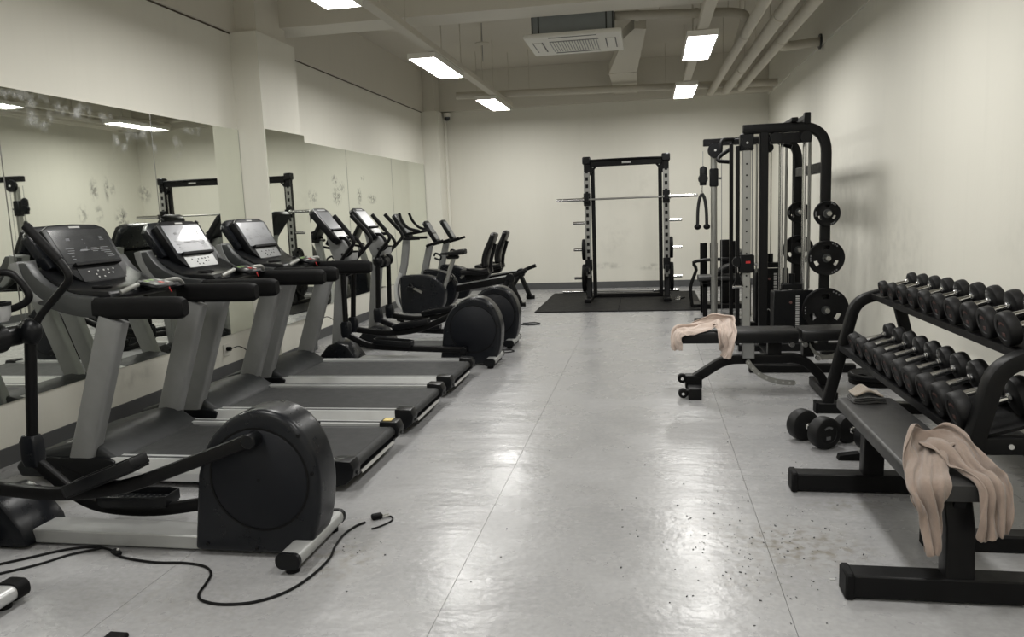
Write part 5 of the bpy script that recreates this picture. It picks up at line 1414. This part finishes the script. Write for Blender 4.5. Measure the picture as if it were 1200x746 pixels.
TOWEL_PINK = [
    (173,6113,379),(189,6109,372),(179,6105,382),(176,6108,376),(165,6105,362),(175,6093,368),(174,6074,365),(193,6086,368),(184,6079,374),(189,6069,383),(183,6057,368),(184,6042,365),(195,6044,370),(196,6069,373),(207,6057,371),(200,6049,379),(217,6050,374),(222,6031,368),(235,6033,379),(242,6008,371),
    (180,6119,398),(195,6120,391),(189,6107,393),(175,6107,392),(160,6105,387),(161,6089,387),(172,6083,386),(189,6089,389),(187,6079,387),(178,6067,388),(174,6053,386),(173,6042,382),(186,6040,388),(192,6060,393),(200,6055,392),(205,6042,391),(223,6038,391),(220,6027,387),(226,6017,385),(247,6008,383),
    (182,6120,414),(197,6121,415),(192,6106,413),(174,6109,414),(160,6103,412),(160,6089,410),(172,6091,408),(185,6086,410),(180,6076,408),(169,6069,406),(170,6054,408),(165,6044,402),(178,6036,407),(188,6051,411),(197,6042,409),(198,6029,401),(220,6030,407),(224,6021,407),(223,6009,403),(246,6002,401),
    (182,6128,444),(190,6125,437),(185,6112,439),(171,6113,438),(156,6108,440),(161,6093,438),(173,6097,436),(187,6093,434),(180,6081,434),(164,6073,432),(158,6057,431),(161,6043,427),(173,6036,432),(185,6045,431),(192,6034,431),(193,6024,425),(210,6026,426),(217,6016,430),(223,6005,427),(250,6007,429),
    (182,6140,467),(189,6129,462),(176,6121,462),(165,6120,462),(156,6107,467),(161,6095,466),(175,6105,464),(186,6097,464),(179,6088,462),(171,6073,458),(163,6060,457),(169,6050,453),(178,6041,459),(190,6040,458),(191,6028,458),(194,6021,454),(205,6018,449),(201,6003,445),(215,5995,445),(237,5991,453),
    (182,6138,493),(189,6126,489),(175,6123,488),(164,6126,488),(161,6110,491),(166,6098,493),(180,6109,489),(189,6100,490),(180,6089,491),(178,6076,485),(172,6065,484),(175,6054,481),(181,6043,483),(195,6039,483),(191,6025,487),(198,6015,482),(211,6015,473),(206,6003,472),(220,5996,470),(239,6008,470),
    (194,6139,518),(191,6126,511),(178,6125,514),(167,6129,515),(162,6113,515),(172,6105,516),(186,6110,513),(194,6105,511),(187,6091,515),(188,6079,508),(182,6067,510),(186,6055,508),(186,6041,511),(201,6038,509),(203,6024,512),(213,6021,502),(224,6016,496),(218,6003,498),(233,6002,493),(241,5983,489),
    (194,6137,524),(202,6128,523),(190,6124,532),(178,6129,538),(174,6114,538),(181,6101,535),(193,6109,529),(203,6109,523),(202,6094,525),(204,6083,526),(198,6073,533),(202,6061,529),(203,6048,528),(215,6038,527),(221,6029,523),(223,6021,525),(232,6013,518),(228,6001,520),(244,5995,513),(264,5995,492),
    (201,6142,540),(206,6129,535),(202,6125,544),(193,6125,558),(190,6113,554),(197,6104,548),(201,6111,538),(209,6108,533),(213,6095,535),(220,6081,532),(219,6071,539),(214,6057,542),(224,6050,535),(230,6045,528),(237,6036,533),(241,6026,533),(243,6016,525),(246,6007,533),(254,6001,521),(268,5986,505),
    (217,6146,530),(220,6132,531),(218,6131,549),(216,6121,564),(214,6107,567),(219,6108,554),(219,6114,541),(224,6113,528),(228,6099,535),(232,6085,542),(240,6073,543),(239,6060,550),(245,6048,547),(248,6052,533),(253,6043,530),(254,6033,532),(254,6030,517),(259,6021,520),(260,6016,505),(276,5996,495),
    (234,6148,547),(241,6140,535),(240,6134,551),(245,6122,564),(244,6110,572),(246,6108,555),(240,6120,545),(244,6119,530),(248,6104,533),(255,6089,536),(260,6085,551),(264,6073,551),(265,6060,546),(268,6056,538),(269,6051,528),(274,6039,532),(276,6029,524),(276,6017,528),(278,6014,512),(288,6009,492),
    (260,6160,555),(264,6154,540),(263,6147,554),(269,6132,562),(275,6122,571),(274,6118,556),(267,6132,544),(271,6126,531),(274,6114,541),(280,6102,534),(287,6093,541),(289,6084,548),(285,6072,538),(289,6061,544),(289,6053,535),(291,6041,535),(296,6031,527),(300,6019,532),(298,6019,516),(306,6008,499),
    (286,6172,559),(287,6169,545),(289,6160,555),(294,6149,565),(304,6135,567),(303,6133,556),(295,6145,547),(299,6136,534),(302,6126,542),(306,6116,534),(311,6101,532),(314,6090,540),(311,6079,535),(311,6068,542),(311,6059,536),(313,6048,543),(313,6043,525),(318,6032,525),(321,6024,516),(320,6026,492),
    (314,6182,562),(306,6188,553),(315,6174,553),(319,6166,567),(329,6154,565),(331,6149,555),(322,6159,548),(324,6149,536),(328,6137,540),(331,6125,539),(332,6111,532),(335,6101,538),(338,6087,536),(335,6073,544),(336,6066,534),(338,6057,545),(338,6052,530),(340,6042,532),(343,6030,525),(343,6018,496),
    (332,6188,572),(329,6202,567),(337,6193,561),(344,6181,568),(350,6172,566),(358,6165,558),(349,6174,550),(349,6165,538),(352,6150,536),(354,6138,543),(357,6122,539),(353,6113,549),(359,6100,549),(360,6083,553),(359,6080,537),(364,6070,542),(364,6063,532),(365,6051,533),(366,6036,530),(369,6020,509),
    (358,6190,587),(357,6210,578),(361,6203,570),(366,6193,571),(375,6188,564),(381,6178,563),(374,6187,553),(373,6178,540),(374,6165,532),(375,6151,539),(378,6135,548),(375,6126,563),(377,6113,564),(379,6101,552),(384,6094,541),(385,6083,535),(387,6071,536),(389,6060,534),(391,6044,536),(395,6027,514),
    (386,6194,594),(387,6213,586),(390,6206,579),(392,6196,582),(402,6201,566),(403,6187,570),(399,6191,561),(399,6183,541),(399,6170,528),(399,6158,534),(398,6147,554),(397,6136,569),(398,6125,568),(400,6114,549),(407,6103,538),(409,6090,534),(410,6078,541),(416,6067,532),(414,6054,540),(422,6033,520),
    (405,6194,606),(408,6213,598),(413,6210,587),(413,6197,592),(419,6203,575),(424,6190,569),(422,6191,566),(424,6183,547),(427,6172,532),(428,6160,535),(427,6149,553),(426,6138,571),(427,6128,572),(428,6117,556),(433,6107,541),(439,6097,538),(440,6086,547),(445,6074,536),(442,6065,548),(451,6051,526),
    (421,6184,610),(425,6206,608),(429,6215,596),(429,6204,596),(433,6203,585),(438,6191,581),(442,6192,574),(447,6185,556),(454,6175,540),(457,6164,538),(457,6153,553),(455,6142,571),(454,6131,577),(457,6121,565),(461,6109,550),(471,6106,537),(474,6095,541),(476,6083,542),(473,6071,550),(479,6057,537),
    (436,6177,612),(442,6197,614),(446,6212,606),(447,6203,600),(451,6200,592),(456,6198,584),(462,6196,584),(470,6189,569),(480,6180,550),(485,6171,543),(485,6160,554),(481,6149,574),(479,6138,585),(483,6127,577),(488,6114,560),(499,6104,549),(506,6092,544),(500,6082,558),(497,6075,565),(512,6059,566),
    (459,6195,636),(468,6189,627),(475,6205,622),(476,6199,613),(481,6193,607),(487,6204,595),(491,6199,594),(499,6192,580),(508,6183,559),(512,6173,548),(509,6163,557),(502,6152,578),(498,6140,592),(500,6128,588),(507,6118,568),(514,6105,561),(521,6091,555),(513,6084,567),(500,6072,576),(504,6069,564),
    (511,6182,649),(510,6172,635),(518,6186,635),(521,6191,628),(524,6192,620),(527,6192,610),(531,6200,604),(533,6192,591),(536,6181,569),(536,6171,555),(529,6161,562),(520,6152,582),(512,6142,599),(509,6131,597),(516,6119,579),(521,6099,573),(521,6091,566),(506,6091,575),(496,6081,584),(489,6066,579),
    (560,6157,636),(555,6150,626),(562,6161,629),(567,6170,627),(572,6183,621),(570,6189,608),(569,6186,607),(565,6178,597),(560,6168,576),(553,6158,561),(545,6149,564),(535,6142,583),(525,6135,600),(518,6126,601),(511,6119,585),(511,6103,574),(508,6095,562),(492,6090,570),(483,6082,580),(485,6059,579),
    (612,6136,628),(605,6139,625),(614,6151,634),(615,6159,626),(611,6158,616),(603,6161,608),(597,6158,607),(591,6155,598),(579,6148,580),(568,6142,565),(557,6137,567),(547,6130,581),(536,6124,597),(526,6117,601),(510,6111,591),(501,6103,575),(501,6098,558),(489,6092,562),(484,6080,568),(472,6079,578),
    (643,6099,642),(629,6106,623),(641,6119,617),(638,6130,606),(626,6128,600),(615,6125,606),(601,6125,606),(597,6127,596),(590,6127,586),(579,6127,576),(568,6124,573),(556,6120,576),(539,6115,579),(536,6103,588),(521,6096,587),(508,6088,572),(505,6085,553),(492,6087,553),(482,6080,558),(472,6074,562),
    (651,6071,600),(634,6080,593),(643,6086,586),(640,6098,577),(623,6098,578),(619,6094,590),(607,6090,599),(597,6095,593),(587,6097,583),(582,6102,574),(574,6104,568),(562,6098,574),(545,6100,569),(535,6096,569),(528,6084,576),(517,6077,573),(514,6075,557),(503,6075,553),(485,6072,558),(470,6059,560),
    (641,6057,574),(628,6051,577),(631,6062,565),(633,6073,551),(619,6077,553),(616,6069,567),(609,6062,580),(600,6069,577),(586,6070,572),(582,6076,562),(576,6083,555),(565,6076,563),(551,6077,564),(540,6077,569),(535,6078,558),(525,6070,558),(517,6067,553),(503,6067,548),(488,6064,552),(493,6055,569),
    (653,6030,562),(640,6036,553),(633,6040,546),(632,6050,533),(619,6056,534),(616,6051,548),(608,6043,559),(600,6049,554),(592,6055,550),(581,6052,550),(577,6063,540),(563,6065,542),(551,6058,552),(540,6054,559),(539,6064,546),(527,6059,545),(519,6064,537),(504,6063,535),(501,6055,543),(490,6038,554),
    (648,6010,545),(641,6013,537),(642,6023,527),(631,6027,522),(617,6033,522),(619,6030,534),(612,6023,546),(602,6028,539),(598,6039,530),(586,6034,536),(579,6042,528),(565,6044,531),(554,6040,540),(542,6036,544),(543,6046,532),(532,6045,533),(520,6045,531),(509,6044,532),(515,6037,543),(503,6028,543),
    (655,5989,526),(643,5997,521),(644,6008,512),(634,6015,508),(620,6015,508),(619,6008,518),(617,5999,528),(605,6007,525),(595,6021,518),(586,6025,519),(574,6024,520),(564,6031,517),(559,6020,523),(550,6018,526),(543,6026,518),(531,6031,519),(518,6035,517),(514,6027,524),(523,6018,534),(506,6019,541),
    (650,5986,502),(637,5984,509),(639,5998,496),(630,6002,497),(619,6000,500),(609,6003,503),(607,5987,502),(595,5994,506),(591,6011,502),(580,6023,502),(570,6014,504),(557,6020,500),(553,6006,500),(542,6000,503),(537,6013,499),(533,6023,498),(520,6027,499),(516,6018,505),(524,6005,511),(509,6011,514),
    (644,5966,484),(634,5973,488),(633,5987,481),(624,5993,478),(613,5988,483),(605,6004,479),(596,5993,476),(585,5996,481),(586,6007,486),(577,6020,484),(568,6012,483),(560,6014,479),(550,6007,475),(541,5998,474),(535,6012,476),(535,6022,477),(520,6023,477),(511,6015,481),(525,6001,482),(513,6004,484),
    (634,5959,463),(630,5968,463),(633,5982,457),(621,5985,455),(612,5983,457),(606,5997,454),(594,5993,453),(586,6001,456),(595,6016,460),(585,6021,462),(575,6010,457),(566,6015,455),(558,6004,449),(546,6002,450),(540,6012,450),(539,6024,456),(524,6023,454),(516,6012,453),(530,6002,452),(518,6000,456),
    (624,5947,438),(630,5963,434),(633,5980,430),(620,5972,431),(613,5980,429),(610,5996,429),(598,5991,427),(592,6002,429),(599,6016,430),(589,6022,433),(581,6011,432),(570,6019,430),(564,6010,427),(552,6009,423),(548,6020,428),(542,6029,429),(528,6028,430),(520,6017,427),(532,6007,423),(516,5998,430),
    (610,5958,412),(630,5958,405),(628,5975,403),(616,5969,404),(611,5983,403),(608,6000,402),(594,5997,404),(593,6009,404),(599,6019,405),(589,6026,405),(579,6018,406),(571,6021,405),(562,6018,403),(559,6028,405),(557,6037,413),(546,6046,412),(533,6047,411),(535,6033,406),(534,6021,403),(514,6020,412),
    (603,5956,383),(624,5965,377),(617,5974,379),(604,5971,380),(604,5991,378),(594,5993,381),(584,6000,381),(594,6013,379),(599,6028,382),(586,6028,382),(577,6027,383),(570,6034,383),(556,6029,379),(554,6044,387),(565,6054,395),(559,6067,402),(545,6064,398),(541,6053,392),(528,6044,388),(520,6050,408),
    (598,5963,354),(617,5974,354),(608,5982,356),(599,5981,356),(594,5995,357),(582,5989,357),(577,6004,357),(592,6016,353),(591,6033,358),(579,6027,359),(573,6038,363),(562,6044,364),(548,6048,364),(547,6058,369),(564,6069,372),(555,6076,376),(546,6081,381),(538,6073,381),(526,6070,380),(530,6076,396),
    (604,5966,328),(613,5982,334),(605,5991,335),(595,5991,333),(588,5998,338),(576,5996,335),(579,6013,335),(585,6030,332),(578,6040,337),(567,6033,338),(566,6050,344),(556,6048,345),(545,6055,347),(545,6071,349),(555,6080,353),(546,6086,356),(539,6089,364),(533,6097,371),(523,6092,365),(536,6101,383),
    (593,5973,316),(605,5983,309),(598,6000,310),(584,5994,305),(581,6015,313),(570,6006,306),(560,6019,319),(568,6026,313),(562,6039,305),(549,6038,310),(556,6064,312),(541,6073,317),(529,6065,319),(536,6087,331),(554,6099,327),(545,6108,329),(556,6107,352),(544,6122,353),(545,6112,345),(549,6124,368),]
settled_cloth('towel', TOWEL_BEIGE, 20, M['towel'], 'crumpled beige towel draped over the near end of flat bench', .006)
settled_cloth('towel', TOWEL_PINK, 20, M['towel_pink'], 'pale pink towel bunched over the left end of adjustable bench', .006)

# folded cloth farther up the same bench
cf = MB(1.10, 4.14, .46)
for k, (z, w, d) in enumerate(((.466, .17, .16), (.476, .165, .155), (.487, .16, .15))):
    rows = [fold_row((1.10, 4.14 + (i / 6 - .5) * d, z + .004 * math.sin(i * 1.3 + k)), (1, .1, 0), (0, 0, 1), w, .003, 1.3, k) for i in range(7)]
    cf.grid(rows)
fc = cf.build('folded_cloth', M['cloth_black'], loc=(1.10, 4.14, .46), angle=180)
md = fc.modifiers.new('thickness', 'SOLIDIFY'); md.thickness = .008
fc.modifiers.new('smooth', 'SUBSURF').render_levels = 1
tag(fc, 'small folded dark cloth with beige top layer on the flat bench', 'cloth')
cg = MB(1.10, 4.14, .46)
cg.grid([[p + Vector((0, 0, .030 * math.exp(-((p.x - 1.085) / .045) ** 2))) for p in catmull(fold_row((1.095, 4.14 + (i / 8 - .5) * .13, .497), (1, .1, 0), (0, 0, 1), .145, .004, 1.2, i * .3), 2)] for i in range(9)])
cg2 = cg.build('top_layer', M['cloth_grey'], fc, angle=180, label='beige top layer')
md = cg2.modifiers.new('thickness', 'SOLIDIFY'); md.thickness = .007

# ================================================================== CABLES ON THE FLOOR, DEBRIS
def cord(pts, r, label, m='rubber', name='loose_cable'):
    o = MB(pts[0][0], pts[0][1], 0).tube([(x, y, z) for x, y, z in pts], r, 6, 6).build(name, M[m], loc=(pts[0][0], pts[0][1], 0))
    return tag(o, label, 'cable')
zc_ = .006
cord([(-3.05, 2.72, zc_), (-2.86, 2.88, zc_), (-2.72, 3.00, zc_), (-2.60, 3.04, zc_), (-2.50, 3.02, zc_), (-2.44, 2.98, zc_), (-2.36, 2.945, zc_), (-2.20, 2.918, zc_), (-2.05, 2.925, zc_), (-1.94, 2.90, zc_), (-1.875, 2.84, zc_), (-1.845, 2.75, zc_), (-1.825, 2.67, zc_), (-1.78, 2.62, zc_), (-1.68, 2.60, zc_), (-1.56, 2.63, zc_), (-1.47, 2.72, zc_), (-1.425, 2.86, zc_), (-1.415, 3.03, zc_), (-1.44, 3.15, zc_), (-1.45, 3.28, zc_), (-1.43, 3.38, zc_), (-1.40, 3.43, zc_)], .0058, 'long black power cord looping around the front elliptical foot')
cord([(-2.95, 2.65, zc_), (-2.80, 2.78, zc_), (-2.72, 2.86, zc_), (-2.66, 2.95, zc_), (-2.58, 3.0, zc_ + .004), (-2.54, 3.01, zc_ + .01)], .0055, 'black cord end beside the silver foot tube in the left corner')
cord([(-3.4, 3.55, zc_), (-3.2, 3.62, zc_), (-3.02, 3.60, zc_), (-2.98, 3.72, zc_), (-3.15, 3.78, zc_), (-3.35, 3.70, zc_)], .006, 'coiled black cord on floor between front elliptical and nearest treadmill')
cord([(-1.62, 7.98, zc_), (-1.52, 7.95, zc_), (-1.45, 8.02, zc_), (-1.5, 8.1, zc_), (-1.62, 8.08, zc_)], .006, 'short cord loop on floor by the middle elliptical foot')
cord([(-1.70, 9.95, zc_), (-1.56, 9.9, zc_), (-1.44, 9.98, zc_), (-1.52, 10.1, zc_), (-1.68, 10.05, zc_)], .009, 'small black cord loop on floor beyond the farthest elliptical')
pg = thing('power_plug', (-1.36, 3.49, 0), 'black frayed plug on floor at the elliptical rear foot', 'plug')
MB().box((0, 0, .014), (.055, .035, .026), (Vector((0, 0, 1)), .6), bev=.006).build('plug_body', M['rubber'], pg)
MB().cyl((.02, .015, .014), (.05, .035, .014), .004, 6).cyl((.03, 0, .014), (.06, .02, .014), .004, 6).build('prong', M['steel'], pg)
MB().tube([(.02, .02, .012), (.07, .02, .006), (.085, -.03, .005), (.05, -.10, .005), (.02, -.13, .005)], .004, 6, 5).build('loose_lead', M['rubber'], pg)
cn = thing('cable_connector', (-2.44, 2.985, 0), 'small black connector where two cords join near the front elliptical rail', 'connector')
MB().box((0, 0, .012), (.06, .03, .022), (Vector((0, 0, 1)), -.5), bev=.006).build('connector_body', M['rubber'], cn)
MB().sphere((.01, .0, .026), .006).build('connector_light', M['mark'], cn)
tag(MB(-1.945, 2.325, 0).span(-1.985, -1.905, 2.30, 2.352, 0, .02, bev=.006).build('rubber_block', M['rubber'], loc=(-1.945, 2.325, 0)), 'small dark rubber block on floor at the bottom edge', 'block')
sc = thing('rubber_wedge', (1.12, 4.57, 0), 'small black wedge on floor behind far leg of the flat bench', 'wedge')
MB().prism([(-.06, 0), (.06, 0), (.06, .045), (-.05, .03)], 'y', -.03, .03, bev=.005).build('wedge_body', M['rubber'], sc)

rnd = random.Random(5)
db = MB()
for _ in range(210):
    if rnd.random() < .75:
        x, y = rnd.gauss(.42, .24), rnd.gauss(3.35, .28)
    elif rnd.random() < .5:
        x, y = rnd.gauss(-1.33, .08), rnd.gauss(3.05, .22)
    else:
        x, y = rnd.uniform(-.9, .9), rnd.uniform(2.6, 5.2)
    s = rnd.uniform(.0015, .006)
    db.box((x, y, s * .3), (s * rnd.uniform(.6, 2.2), s * .8, s * .6), (Vector((0, 0, 1)), rnd.uniform(0, 3)))
tag(db.build('floor_debris', M['grey_dark'], flat=True), 'scattered dark crumbs and grit on the grey floor', 'debris', kind='stuff')
dl = MB()
for _ in range(60):
    x, y = rnd.gauss(.55, .25), rnd.gauss(3.3, .25)
    s = rnd.uniform(.002, .005)
    dl.box((x, y, s * .3), (s * rnd.uniform(.6, 2.0), s * .8, s * .6), (Vector((0, 0, 1)), rnd.uniform(0, 3)))
tag(dl.build('floor_debris', M['mark'], flat=True), 'pale flakes among the crumbs on the grey floor', 'debris', kind='stuff')
tag(MB(.93, 2.87, 0).sphere((.955, 2.84, .205), .009, (1, 1, 1.3)).build('towel_tag', M['white_plastic'], bpy.data.objects['towel'], loc=None) if False else MB().box((0, 0, 0), (.02, .01, .004)).build('paper_scrap', M['mark'], loc=(.70, 3.05, .002)), 'tiny white paper scrap on floor left of flat bench', 'scrap')
